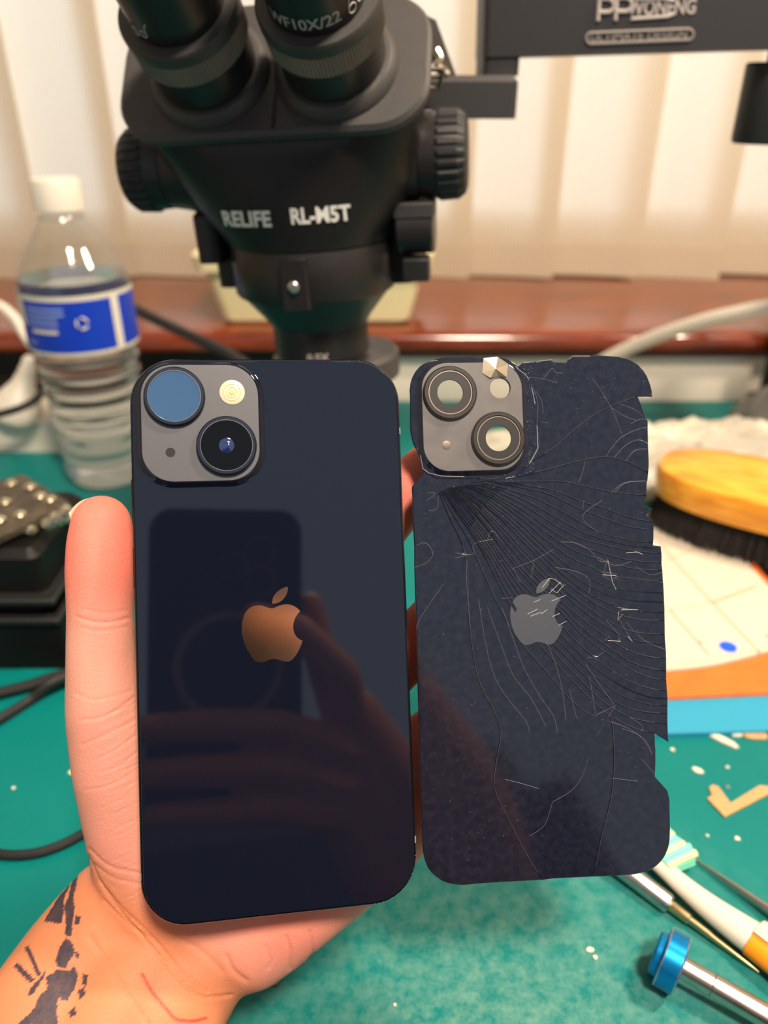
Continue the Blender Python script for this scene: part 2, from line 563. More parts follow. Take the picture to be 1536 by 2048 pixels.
wb.box((-1.15, 0.98, 1.45), (1.25, 1.02, 1.75))
struct(wb.build('wall_back', 'wall', sharp=None))
sl = MB()
prof = [(0.975, 0.050), (0.708, 0.050), (0.702, 0.053), (0.700, 0.059), (0.7015, 0.065), (0.706, 0.069), (0.714, 0.0705), (0.975, 0.0705)]
sl.loft([[(x, y, z) for y, z in prof] for x in (-1.6, 1.8)])
struct(sl.build('trim_1', 'sill'))
win = MB()
win.box((-1.15, 0.955, 0.0705), (1.25, 0.985, 0.147), b=0.004)
win.box((-1.15, 0.955, 1.40), (1.25, 0.985, 1.45)); win.box((-1.15, 0.955, 0.147), (-1.09, 0.985, 1.40)); win.box((1.19, 0.955, 0.147), (1.25, 0.985, 1.40))
wo = struct(win.build('window_1', 'frame', sharp=None))
MB().box((-1.09, 0.968, 0.147), (1.19, 0.972, 1.40)).build('pane', 'pane', wo, sharp=None)

# vertical blind: shared slat mesh, each slat its own part
bl = empty('vertical_blind', 'cream ribbed vertical blind hanging over the wooden window sill', 'blind', (0, 0.93, 1.38))
MB().box((-1.12, -0.02, -0.01), (1.22, 0.02, 0.02), b=0.004).build('head_rail', 'white_plastic', bl)
slat = MB()
W2 = 0.0605
prof = [(x, 0.004 * (1 - (x / W2) ** 2)) for x in np.linspace(-W2, W2, 9)]
loop = [(x, y) for x, y in prof] + [(x, y + 0.0008) for x, y in prof[::-1]]
slat.prism(loop, -1.300, -0.015)
hem = [(x, y - 0.0006) for x, y in prof] + [(x, y + 0.0014) for x, y in prof[::-1]]
slat.prism(hem, -1.3035, -1.266)
sme = slat.mesh('blind_slat', 60); sme.materials.append(M['blind'])
for k in range(-12, 11):
    o = bpy.data.objects.new('slat', sme); COL.objects.link(o); o.parent = bl
    o.location = (0.137 + 0.0975 * k, -0.004 * math.sin(k * 1.7), -0.004 + 0.002 * math.sin(k * 2.3))
    o.rotation_euler = (0, 0, R(-9 + 2.5 * math.sin(k * 3.1)))

# ================================================================== BENCH
dk = empty('workbench', 'plain workbench table under the green mat by the window', 'desk', (0, 0.42, -0.74))
MB().box((-0.95, 0.085, -0.035), (1.05, 0.714, -0.004), b=0.004).build('table_top', 'desk', dk, world=True)
for x in (-0.9, 0.98):
    for y in (0.12, 0.68):
        MB().box((x - 0.025, y - 0.025, -0.74), (x + 0.025, y + 0.025, -0.035), b=0.004).build('leg', 'desk', dk, world=True)
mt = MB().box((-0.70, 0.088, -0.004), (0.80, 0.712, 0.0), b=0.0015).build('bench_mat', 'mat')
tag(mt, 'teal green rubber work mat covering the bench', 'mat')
# ================================================================== MICROSCOPE
mic_R = Matrix.Rotation(R(-8), 3, 'Z') @ Matrix.Rotation(R(-3.2), 3, 'Y')
mic = empty('microscope', 'black stereo microscope with two eyepieces in front of the blind', 'microscope', (-0.034, 0.388, 0.196), mic_R)
EL = R(40)
AX = Vector((0, -math.cos(EL), math.sin(EL)))                 # eyepiece direction = normal of the sloping face
UPV = Vector((0, math.sin(EL), math.cos(EL)))
P0 = Vector((0, -0.050, 0.0575))                              # middle of the sloping face's lower edge
PT = frame(P0, (1, 0, 0), AX)                                 # local x, v (up the slope), normal
# sloping head plate
hw = 0.0645
XO = -0.0028
plate_loop = rrect(XO - hw, 0.0, XO + hw, 0.062, 0.021, 8)
MB().prism(plate_loop, -0.0045, 0.0, T=PT, bev=0.0016).build('head_plate', 'black_matte', mic)
MB().box((-0.0006, 0.002, -0.001), (0.0006, 0.061, 0.0004), T=PT).build('seam', 'black', mic)
# body lofted from the round mount up to the plate
n = 64
rings = []
pl = []
for i in range(n):
    a = 2 * math.pi * i / n
    c, s = math.cos(a), math.sin(a)
    e = 0.45
    u = XO + (hw - 0.004) * math.copysign(abs(c) ** e, c); v = 0.031 + 0.029 * math.copysign(abs(s) ** e, s)
    pl.append(PT @ Vector((u, v, -0.004)))
def ell(rx, ry, cy, z, e=1.0, ridge=0.0):
    out = []
    for i in range(n):
        a = 2 * math.pi * i / n
        c, s = math.cos(a), math.sin(a)
        x = rx * math.copysign(abs(c) ** e, c); y = cy + ry * math.copysign(abs(s) ** e, s)
        if s < 0: y -= ridge * max(0, 1 - abs(x) / (rx * 0.8))
        out.append(Vector((x, y, z)))
    return out
rings = [ell(0.040, 0.040, 0, 0.010), ell(0.0425, 0.041, 0, 0.014), ell(0.047, 0.042, -0.001, 0.022, 0.9, 0.001), ell(0.053, 0.041, -0.002, 0.032, 0.85, 0.002)]
mid = [(a * 0.45 + b * 0.55) for a, b in zip(ell(0.056, 0.040, -0.003, 0.038, 0.8, 0.002), pl)]
rings += [mid, [Vector(p) for p in pl]]
body = MB().loft(rings).build('body', 'black', mic, sharp=50)
# side bosses and zoom knobs
def ribbed(a, k, N=26, amt=0.03): return 1 + amt * (0.5 + 0.5 * math.copysign(abs(math.cos(a * N / 2)) ** 0.5, math.cos(a * N / 2)) - 0.5)
for sx in (-1, 1):
    zc = 0.0435; kx = 0.0615 if sx < 0 else 0.0535; b0 = 0.028 if sx < 0 else 0.020
    T = frame((sx * b0, -0.006, zc), (0, 0, 1), (sx, 0, 0))
    MB().lathe([(0.026, 0), (0.0235, 0.012), (0.0185, 0.026), (0.0172, 0.034)], 40, T).build('knob_boss', 'black_satin', mic)
    T = frame((sx * kx, -0.006, zc), (0, 0, 1), (sx, 0, 0))
    kn = MB().lathe([(0.0158, 0), (0.0172, 0.001), (0.0176, 0.008)], 40, T).build('zoom_knob', 'black_satin', mic)
    MB().lathe([(0.0176, 0.008), (0.0182, 0.0095), (0.0178, 0.0175), (0.0160, 0.0205), (0.0135, 0.0215)], 156, T,
               mod=lambda a, k: (1 + 0.025 * (1 if math.cos(a * 26) > 0 else -1)) if k in (1, 2) else 1).build('grip', 'rubber', kn, sharp=25)
    for q in range(3):
        T2 = T @ frame((0.0177, -0.003 + q * 0.0028, 0.0045), (0, 1, 0), (1, 0, 0))
        MB().box((-0.0008, -0.0013, 0), (0.0008, 0.0013, 0.0002), T=T2).build('scale_mark', 'print_grey', kn)
# mount ring, cone, objective barrel
MB().lathe([(0.0385, -0.0135), (0.0395, -0.012), (0.0395, 0.009), (0.0385, 0.0105)], 64).build('mount_ring', 'black_satin', mic)
MB().lathe([(0.036, 0.0095), (0.036, 0.0125)], 64).build('mount_groove', 'rubber', mic)
slot = MB().box((-0.006, -0.0425, -0.0145), (0.006, -0.036, 0.008), b=0.001).build('clamp_slot', 'black', mic)
MB().lathe([(0.0026, 0), (0.0026, 0.0016), (0.0018, 0.0022)], 16, frame((0.0, -0.0422, -0.004), (1, 0, 0), (0, -1, 0))).build('set_screw', 'steel', slot)
MB().lathe([(0.0245, -0.030), (0.0262, -0.027), (0.034, -0.0175), (0.0372, -0.0135)], 56).build('lower_cone', 'black_satin', mic)
MB().lathe([(0.0225, -0.082), (0.0235, -0.081), (0.0235, -0.062), (0.0226, -0.0615), (0.0226, -0.0600), (0.0238, -0.0595),
            (0.0238, -0.047), (0.0230, -0.0465), (0.0230, -0.0455), (0.0240, -0.045), (0.0240, -0.029)], 56).build('objective_barrel', 'black_satin', mic, sharp=25)
MB().lathe([(0.029, -0.064), (0.0335, -0.062), (0.0335, -0.051), (0.031, -0.049), (0.025, -0.049)], 56,
           Matrix.Translation((0.004, 0.012, 0))).build('ring_light', 'black_matte', mic)
# focusing bracket behind the head with its two side lugs
br = MB().box((-0.050, -0.004, -0.012), (0.050, 0.055, 0.030), b=0.006).build('focus_bracket', 'black', mic)
MB().box((-0.0535, -0.016, 0.002), (-0.041, 0.030, 0.026), b=0.004).build('bracket_lug', 'black_satin', br)
T = frame((0.043, -0.010, 0.0145), (0, 0, 1), (1, 0, 0))
fk = MB().lathe([(0.0105, 0), (0.0115, 0.001), (0.0115, 0.016), (0.0105, 0.017)], 36, T).build('focus_knob', 'black_satin', mic)
MB().box((-0.009, -0.009, -0.006), (0.009, 0.009, 0.0), T=frame((0.0515, -0.012, 0.026), (1, 0, 0), (0, 0, 1)), b=0.001).build('knob_collar', 'black_matte', fk)
MB().box((-0.006, -0.006, -0.010), (0.006, 0.006, 0.0), T=frame((0.0515, -0.014, 0.002), (1, 0, 0), (0, 0, 1)), b=0.001).build('screw_head', 'rubber', fk)


def on_cyl(tv, rad, T, ang0, z0):
    """wrap flat text round a turned barrel: reads upright when looked at from outside"""
    out = []
    for x, y, z in tv:
        a = ang0 + x / rad
        out.append(T @ Vector(((rad + z) * math.cos(a), (rad + z) * math.sin(a), z0 + y)))
    return out


def eyepiece(sx, seen):
    base = PT @ Vector((sx * 0.0262 - 0.0022, 0.0285, 0))
    T = frame(base, (1, 0, 0), AX)
    ep = MB().lathe([(0.0256, -0.004), (0.0254, 0.0), (0.0245, 0.003), (0.0225, 0.0048), (0.0205, 0.005)], 56, T).build('eyepiece', 'black_matte', mic)
    MB().lathe([(0.0207, 0.004), (0.0207, 0.018), (0.0212, 0.0185), (0.0212, 0.0195)], 56, T).build('eye_tube', 'black_satin', ep)
    MB().lathe([(0.0215, 0.0190), (0.0224, 0.0198), (0.0224, 0.0288), (0.0219, 0.0293)], 300, T,
               mod=lambda a, k: 1 + (0.010 if math.cos(a * 100) > 0 else -0.010) * (1 if k in (1, 2) else 0)).build('knurled_ring', 'dark_ring', ep, sharp=20)
    MB().lathe([(0.0216, 0.0288), (0.0231, 0.0296), (0.0231, 0.0335), (0.0224, 0.0345), (0.019, 0.0345)], 56, T).build('collar', 'black_matte', ep)
    MB().lathe([(0.0183, 0.033), (0.0183, 0.0560), (0.0179, 0.0565), (0.0183, 0.057), (0.0183, 0.070), (0.0165, 0.072)], 56, T).build('eye_barrel', 'black_satin', ep)
    MB().lathe([(0.0185, 0.070), (0.0200, 0.074), (0.0210, 0.090), (0.0196, 0.093), (0.017, 0.093), (0.0162, 0.082)], 56, T, cap=False).build('eyecup', 'rubber', ep)
    MB().lathe([(0.0163, 0.0815), (0.0163, 0.0825)], 40, T).build('eye_lens', 'lens_glass', ep)
    ang = -math.pi / 2 + seen
    b = MB(); v, f = text_mesh('WF10X/22', 0.0062, 0.0, 0.00012); b.add(on_cyl([(x, y, 0.00012) for x, y, z in v], 0.0183, T, ang, 0.0395), f)
    b.build('lettering', 'print_grey', ep, sharp=None)
    # little spectacles mark: two loops and two temples
    g = MB()
    def arc(cx_, cy_, r, a0, a1, k=14): return [(cx_ + r * math.cos(R(a0 + (a1 - a0) * i / k)), cy_ + r * math.sin(R(a0 + (a1 - a0) * i / k))) for i in range(k + 1)]
    strokes = [arc(0, 0, 0.0017, 0, 360), arc(0.0042, 0.0008, 0.0014, 0, 360), [(-0.0016, 0.0006), (-0.001, 0.0036), (0.0006, 0.0052)], [(0.0055, 0.0012), (0.0060, 0.0038), (0.0076, 0.0060)]]
    for st in strokes:
        g.tube(on_cyl([(x, y, 0.0001) for x, y in st], 0.0183, T, ang + 0.0190 / 0.0183, 0.0385), 0.00028, 5)
    g.build('glasses_mark', 'print_grey', ep)
    return ep


M['dark_ring'] = mat('worn_knurl', srgb(122, 104, 97), 0.5, 0.15)
eyepiece(-1, R(-100)); eyepiece(1, R(-8))

# lettering on the front of the body, laid onto its curved face
bme = body.data
bvh = BVHTree.FromPolygons([v.co for v in bme.vertices], [tuple(p.vertices) for p in bme.polygons])
def on_front(v, f, x0, z0, name, m):
    out = []
    for x, y, z in v:
        h = bvh.ray_cast(Vector((x0 + x, -0.2, z0 + y)), Vector((0, 1, 0)))
        yy = h[0].y if h[0] is not None else -0.04
        out.append((x0 + x, yy - 0.0004, z0 + y))
    b = MB(); b.add(out, f); b.build(name, m, mic, sharp=None)
v, f = text_mesh('RELIFE', 0.0088, 0, 0.00028); on_front([(x * 0.97, y, 0) for x, y, z in v], f, -0.0185, 0.0245, 'lettering', 'print_white')
v, f = text_mesh('RL-M5T', 0.0088, 0, 0.00028); on_front([(x * 0.86, y, 0) for x, y, z in v], f, 0.0145, 0.0252, 'lettering', 'print_white')
v, f = text_mesh('0.5X', 0.0055, 0, 0.00015)
b = MB(); b.add(on_cyl([(x, y, 0.0002) for x, y, z in v], 0.0240, Matrix.Identity(4), -math.pi / 2 + 0.12, -0.0425), f); b.build('lettering', 'print_grey', mic, sharp=None)

# metal clip leaning on the right of the head
cl = empty('metal_clip', 'small bronze clip wedged at the side of the microscope head', 'clip', V(870, 120, 0.400))
pts = [V(852, 30, 0.40), V(872, 40, 0.40), V(912, 150, 0.40), V(880, 158, 0.40), V(858, 110, 0.40)]
w1 = MB(); w1.loft([[p + Vector((0, d, 0)) for p in pts] for d in (0.0, 0.006)]); w1.build('jaw', M['dark_steel'], cl, world=True)
w2 = MB()
for a, b_ in (((815, 142), (890, 138)), ((815, 158), (885, 152)), ((818, 174), (878, 178)), ((815, 142), (818, 174)), ((886, 138), (878, 178))):
    w2.tube([V(*a, 0.355), V(*b_, 0.36)], 0.0009, 6)
w2.build('wire_bracket', M['dark_steel'], cl, world=True)
w3 = MB(); w3.tube(spline([V(872, 100, 0.398), V(880, 118, 0.397), V(876, 132, 0.396), V(896, 150, 0.396)], 5), 0.0018, 8); w3.build('spring', M['solder'], cl, world=True)

# ================================================================== ARTICULATED ARM
AY = 0.425
arm = empty('articulated_arm', 'thick black metal microscope arm with raised lettering above the blind', 'arm', V(1005, 200, AY))
def armbox(px0, py0, px1, py1, Y0, Y1, name, m='black_matte', b=0.003, parent=arm):
    a = V(px0, py1, Y0); c = V(px1, py0, Y0)
    q = MB().box((a.x, Y0, a.z), (c.x, Y1, c.z), b=b)
    return q.build(name, m, parent, world=True)
M['arm'] = mat('arm_black', srgb(44, 42, 43), 0.5, bump=0.1, bump_scale=1500)
tilt = Matrix.Translation(V(1045, 112, AY)) @ Matrix.Rotation(R(-1.5), 4, 'Y')
beam = MB().box((-0.0185, 0.0, 0.0), (0.34, 0.04, 0.062), T=tilt, b=0.003).build('beam', 'arm', arm, world=True)
armbox(966, 60, 1045, 152, AY + 0.001, AY + 0.039, 'joint_post', 'arm')
armbox(690, 150, 1040, 238, AY - 0.002, AY + 0.034, 'link', 'arm', 0.004)
pc = V(1546, 205, AY + 0.02)
z0, z1 = V(1530, 292, AY).z, V(1530, 122, AY).z
MB().lathe([(0.0155, z0), (0.0165, z0 + 0.0015), (0.0165, z1 - 0.001), (0.0155, z1)], 40, Matrix.Translation((pc.x, pc.y, 0))).build('pivot_sleeve', 'arm', arm, world=True)
MB().lathe([(0.010, z1 - 0.001), (0.010, z1 + 0.02)], 32, Matrix.Translation((pc.x + 0.003, pc.y, 0))).build('pivot_pin', 'black_satin', arm, world=True)
pe = V(1544, 640, 0.715)
MB().lathe([(0.009, 0.0), (0.009, 0.24)], 32, Matrix.Translation((pe.x, 0.688, 0))).build('column', 'black_satin', arm, world=True)
MB().box((pe.x - 0.012, 0.672, 0.0), (pe.x + 0.09, 0.709, 0.012), b=0.004).build('base_plate', 'arm', arm, world=True)
MB().box((pe.x - 0.009, 0.44, 0.235), (pe.x + 0.009, 0.70, 0.25), b=0.003).build('bracket', 'arm', arm, world=True)
# lettering on the beam, in the plane of its front face
FT = tilt @ frame((0, -0.0004, 0), (1, 0, 0), (0, -1, 0))
def bx_px(px, py):
    p = tilt.inverted() @ V(px, py, AY); return p.x, p.z
def strokes(lines, r, name, m, par=beam):
    g = MB()
    for L in lines: g.tube([FT @ Vector((x, y, 0)) for x, y in [bx_px(*p) for p in L]], r, 6)
    return g.build(name, m, par, world=True)
def letter_P(x, y, w_, h_):
    return [[(x, y + h_), (x + 3, y)], [(x + 3, y)] + [(x + w_ * 0.6 + w_ * 0.4 * math.sin(R(a)), y + h_ * 0.3 - h_ * 0.3 * math.cos(R(a))) for a in range(0, 181, 20)] + [(x + 1, y + h_ * 0.6)]]
strokes(letter_P(1195, -2, 32, 44) + letter_P(1230, -4, 33, 45), 0.00095, 'lettering', 'print_grey')
strokes([[(1346, 2), (1322, -3), (1268, -1), (1262, 38), (1335, 33), (1347, 28)]], 0.00085, 'letter_outline', 'print_grey')
def flat_text(s, size, px, py, name, m, bold, sx=1.0, sh=0.0):
    v, f = text_mesh(s, size, 0, bold, shear=sh); cx_, cz_ = bx_px(px, py)
    b = MB(); b.add([FT @ Vector((cx_ + x * sx, cz_ + y, 0.0002)) for x, y, z in v], f); b.build(name, m, beam, sharp=None, world=True)
flat_text('WONENG', 0.0082, 1324, 16, 'lettering', 'print_grey', 0.0002, 0.82)
flat_text('ULTIMATE DESIGN', 0.0052, 1277, 73, 'lettering', 'print_dim', 0.00012, 1.05)
ring_l = [(1182 + 10 * math.cos(R(a)), 77 - 11 * math.sin(R(a))) for a in range(90, 271, 20)] + [(1375 + 11 * math.cos(R(a)), 69 - 11 * math.sin(R(a))) for a in range(-90, 91, 20)]
strokes([ring_l + [ring_l[0]]], 0.0007, 'badge_outline', 'print_dim')
# ================================================================== PHONE
def pose(rv, t):
    rv = Vector(rv)
    m = CAM_R @ Matrix.Rotation(rv.length, 3, rv.normalized())
    return Matrix.LocRotScale(CAM_P + CAM_R @ Vector(t), m, None)


def uv_of(T, px, py):
    Ti = T.inverted(); o = Ti @ CAM_P; d = Ti.to_3x3() @ ray(px, py)
    k = -o.z / d.z
    return (o.x + d.x * k, o.y + d.y * k)


TP = pose((-0.04690144, 0.15888834, 0.03336015), (-0.02884042, -0.03200605, -0.20404611))
ph = empty('smartphone', 'intact dark navy smartphone lying in the palm, camera lenses upward, mirror logo', 'phone', mat4=TP)
PW, PH_ = 0.0715, 0.1467
oute = rrect(-PW / 2, -PH_ / 2, PW / 2, PH_ / 2, 0.0118, 14)
fr = MB()
ri = [(inset(oute, 0.0006), -0.0078), (oute, -0.0072), (oute, -0.0007), (inset(oute, 0.00035), -0.0002), (inset(oute, 0.0008), -0.0002)]
fr.loft([[(x, y, z) for x, y in L] for L, z in ri])
frame_o = fr.build('frame', 'phone_frame', ph, sharp=30)
MB().prism(inset(oute, 0.0012), -0.0081, -0.0077).build('screen_glass', 'lens_glass', ph)
MB().prism(inset(oute, 0.00055), -0.0006, 0.0, bev=0.00025).build('back_glass', 'glass_back', ph, sharp=12)
for (y0, y1) in ((0.030, 0.042), (0.013, 0.024)):
    MB().box((-PW / 2 - 0.0005, y0, -0.0052), (-PW / 2 + 0.0005, y1, -0.0026), b=0.0004).build('side_button', 'phone_frame', frame_o)
for (x, y) in ((0.0357, -0.0575), (-0.0357, -0.060), (0.0357, 0.0535)):
    MB().box((x - 0.0002, y - 0.0009, -0.0066), (x + 0.0002, y + 0.0009, -0.0005)).build('antenna_band', 'print_dim', frame_o)


def px_r(T, px, py, rpx):
    a = Vector(uv_of(T, px - rpx, py)); b = Vector(uv_of(T, px + rpx, py)); return (b - a).length / 2


# raised camera plateau
a = uv_of(TP, 276, 727); c = uv_of(TP, 526, 965)
lip_o = rrect(a[0] - 0.0012, c[1] - 0.0012, c[0] + 0.0012, a[1] + 0.0008, 0.0098, 12)
lip_i = rrect(a[0] + 0.0006, c[1] + 0.0006, c[0] - 0.0006, a[1] - 0.0006, 0.0082, 12)
lip_m = rrect(a[0], c[1], c[0], a[1], 0.0088, 12)
plat = MB().loft([[(x, y, -0.0001) for x, y in lip_o], [(x, y, 0.0001) for x, y in inset(ccw(lip_o), 0.0006)], [(x, y, 0.0008) for x, y in lip_m], [(x, y, 0.0011) for x, y in lip_i]]).build('camera_plateau', 'glass_back', ph, sharp=80)
MB().prism(lip_i, 0.0008, 0.00116, bev=0.0001).build('frosted_cover', 'bump_grey', plat)


def lens(px, py, blue, cover):
    cv = 0.00009 if blue else -0.00030
    x, y = uv_of(TP, px, py); T = Matrix.Translation((x, y, 0.0011))
    ln = MB().lathe([(0.00785, 0), (0.0078, 0.0011), (0.0075, 0.0014), (0.0068, 0.0014), (0.00655, 0.0011)], 64, T, cap=False).build('camera_lens', 'lens_ring', ph, sharp=30)
    MB().lathe([(0.00680, 0.00138), (0.00680, 0.00146), (0.00665, 0.00146), (0.0066, 0.0013)], 64, T, cap=False).build('bright_rim', 'lens_edge', ln)
    MB().lathe([(0.00662, 0.0010), (0.00662, 0.00128), (0.0045, 0.00128 + cv * 0.5), (0.002, 0.00128 + cv * 0.92), (0.0003, 0.00128 + cv)], 64, T).build('lens_cover', cover, ln, sharp=60)
    if not blue: return ln
    k = MB()
    for i, r_ in enumerate((0.0022, 0.0014, 0.0008)):
        k.lathe([(r_, 0.00130 + i * 0.00004), (r_ * 0.8, 0.00142 + i * 0.00003), (r_ * 0.3, 0.00146 + i * 0.00003)], 32, T @ Matrix.Translation((0.0002 * i, -0.0001 * i, 0)))
    k.build('lens_element', blue, ln, sharp=60)
    return ln


lens(350.5, 795.5, None, 'lens_sky'); lens(454, 893, 'lens_core', 'lens_glass')
x, y = uv_of(TP, 464.6, 786.5)
fl = MB().lathe([(0.0033, 0.0010), (0.0033, 0.00128), (0.0031, 0.00136)], 40, Matrix.Translation((x, y, 0))).build('flash', 'flash', ph)
k = MB()
for r_ in (0.0022, 0.0013):
    k.tube([(x + r_ * math.cos(t), y + r_ * math.sin(t), 0.00138) for t in np.linspace(0, 2 * math.pi, 33)], 0.00008, 5)
k.build('flash_ring', 'flash_led', fl)
MB().lathe([(0.0007, 0.00137), (0.0006, 0.00152)], 16, Matrix.Translation((x, y, 0))).build('flash_led', 'flash_led', fl)
x, y = uv_of(TP, 342, 906)
MB().lathe([(0.00125, 0.0011), (0.00125, 0.00119)], 24, Matrix.Translation((x, y, 0))).build('microphone_hole', 'hole', ph)

# mirror logo: fruit with a bite and a leaf
Z = lambda p: uv_of(TP, 240 + p[0] / 2.477, 1100 + p[1] / 2.477)
right = [(893, 303), (870, 282), (840, 270), (810, 270), (780, 279), (757, 289), (735, 286), (705, 276), (672, 275), (638, 290), (614, 325), (603, 380), (609, 440), (630, 493), (660, 540), (690, 557), (720, 553), (748, 541), (775, 540), (800, 548), (825, 553), (850, 545), (877, 513), (895, 475), (904, 450)]
bite = [(904, 450), (880, 435), (863, 410), (858, 378), (864, 346), (877, 321), (893, 303)]
fruit = [tuple(p) for p in spline(right, 4)][:-1] + [tuple(p) for p in spline(bite, 4)][:-1]
leaf = [tuple(p) for p in spline([(755, 268), (756, 242), (772, 214), (798, 193), (830, 181)], 4)][:-1] + [tuple(p) for p in spline([(830, 181), (830, 205), (815, 235), (790, 258), (755, 268)], 4)][:-1]
fruit_uv = [Z(p) for p in fruit]; leaf_uv = [Z(p) for p in leaf]
lg = MB().prism(fruit_uv, -0.0001, 0.00005).build('logo', 'logo', ph, sharp=None)
MB().prism(leaf_uv, -0.0001, 0.00005).build('logo_leaf', 'logo', lg, sharp=None)
# nicks along the rim
rs = random.Random(3); nk = MB()
def flake(b, x, y, z, s, rs):
    a = rs.uniform(0, 6.28); pts = [(x + s * rs.uniform(0.4, 1.2) * math.cos(a + t), y + s * rs.uniform(0.3, 0.8) * math.sin(a + t), z) for t in (0, 2.1, 4.2)]
    b.add(pts + [(x, y, z + s * 0.5)], [(0, 1, 3), (1, 2, 3), (2, 0, 3), (2, 1, 0)])
edge = oute
for i in range(70):
    q = rs.randrange(len(edge)); p0, p1 = Vector(edge[q]), Vector(edge[(q + 1) % len(edge)])
    p = p0.lerp(p1, rs.random()); flake(nk, p.x * 0.994, p.y * 0.997, -0.0003, rs.uniform(0.00007, 0.0002), rs)
for i in range(40): flake(nk, rs.uniform(-0.034, 0.034), rs.uniform(-0.07, 0.07), 0.0, rs.uniform(0.00003, 0.00007), rs)
tag(nk.build('rim_nicks', 'chip', ph, sharp=None), kind='stuff')

# ================================================================== BROKEN BACK GLASS
TB = pose((-0.03243643, 0.07887568, 0.02853041), (0.04354442, -0.02871314, -0.21410973))
pg = empty('broken_back_glass', 'shattered dark navy phone back panel with jagged edge and empty camera holes', 'phone part', mat4=TB)
B = lambda px, py: uv_of(TB, px, py)
z5 = lambda L: [(800 + x / 2.793, 690 + y / 2.793) for x, y in L]
z6 = lambda L: [(800 + x / 2.743, 960 + y / 2.743) for x, y in L]
z7 = lambda L: [(1100 + x / 3.523, 1500 + y / 3.523) for x, y in L]
z8 = lambda L: [(780 + x / 2.648, 1400 + y / 2.648) for x, y in L]
out_px = z5([(130, 700), (118, 650), (103, 608), (72, 545), (58, 480), (55, 250), (59, 214), (68, 182), (86, 148), (110, 120), (136, 103), (165, 92), (205, 86), (250, 84), (288, 92), (290, 73), (460, 68), (545, 80), (560, 93), (590, 95), (650, 128), (688, 98), (770, 92), (838, 80), (860, 95), (930, 97), (955, 62), (1060, 60), (1170, 60), (1220, 64), (1262, 74), (1300, 90), (1334, 112), (1360, 140), (1382, 175), (1398, 215), (1408, 252), (1412, 290), (1330, 288), (1352, 340), (1374, 408), (1386, 425), (1388, 560), (1392, 640), (1384, 760)])
out_px += z6([(1356, 10), (1355, 92), (1332, 112), (1340, 140), (1387, 157), (1354, 190), (1393, 237), (1390, 358), (1433, 364), (1442, 500), (1455, 800), (1463, 1000), (1470, 1280), (1475, 1440), (1400, 1393), (1404, 1480)])
out_px += z7([(746, 90), (742, 190), (830, 288)]) + z7([tuple(p) for p in spline([(845, 350), (848, 600), (832, 700), (790, 780), (710, 845), (600, 878), (460, 888), (310, 895)], 4)])
out_px += z8([(1080, 937), (860, 948), (810, 955), (600, 966)] + [tuple(p) for p in spline([(450, 976), (370, 982), (282, 962), (212, 905), (182, 835), (172, 750), (168, 640)], 4)] + [(160, 420), (150, 30)])
out_px += z6([(92, 850), (82, 560), (76, 300), (68, 120), (66, 40)]) + z5([(68, 790), (92, 762), (125, 725)])
rs = random.Random(11)
OUT = []
for i, p in enumerate(out_px):
    OUT.append(B(*p))
    q = out_px[(i + 1) % len(out_px)]
    if math.hypot(q[0] - p[0], q[1] - p[1]) > 26 and 700 < p[1] < 1500:
        for k_ in (0.35, 0.7):
            OUT.append(B(p[0] + (q[0] - p[0]) * k_ + rs.uniform(-1, 1) * 0.8, p[1] + (q[1] - p[1]) * k_ + rs.uniform(-1, 1) * 0.8))
pa, pc_ = B(834, 721), B(1055, 946)
PLAT = rrect(pa[0], pc_[1], pc_[0], pa[1], 0.0082, 12)
base = MB().prism(OUT, -0.0007, -0.0003, holes=[inset(ccw(PLAT), 0.0002)]).build('backing_film', 'plate_glass', pg, sharp=None)

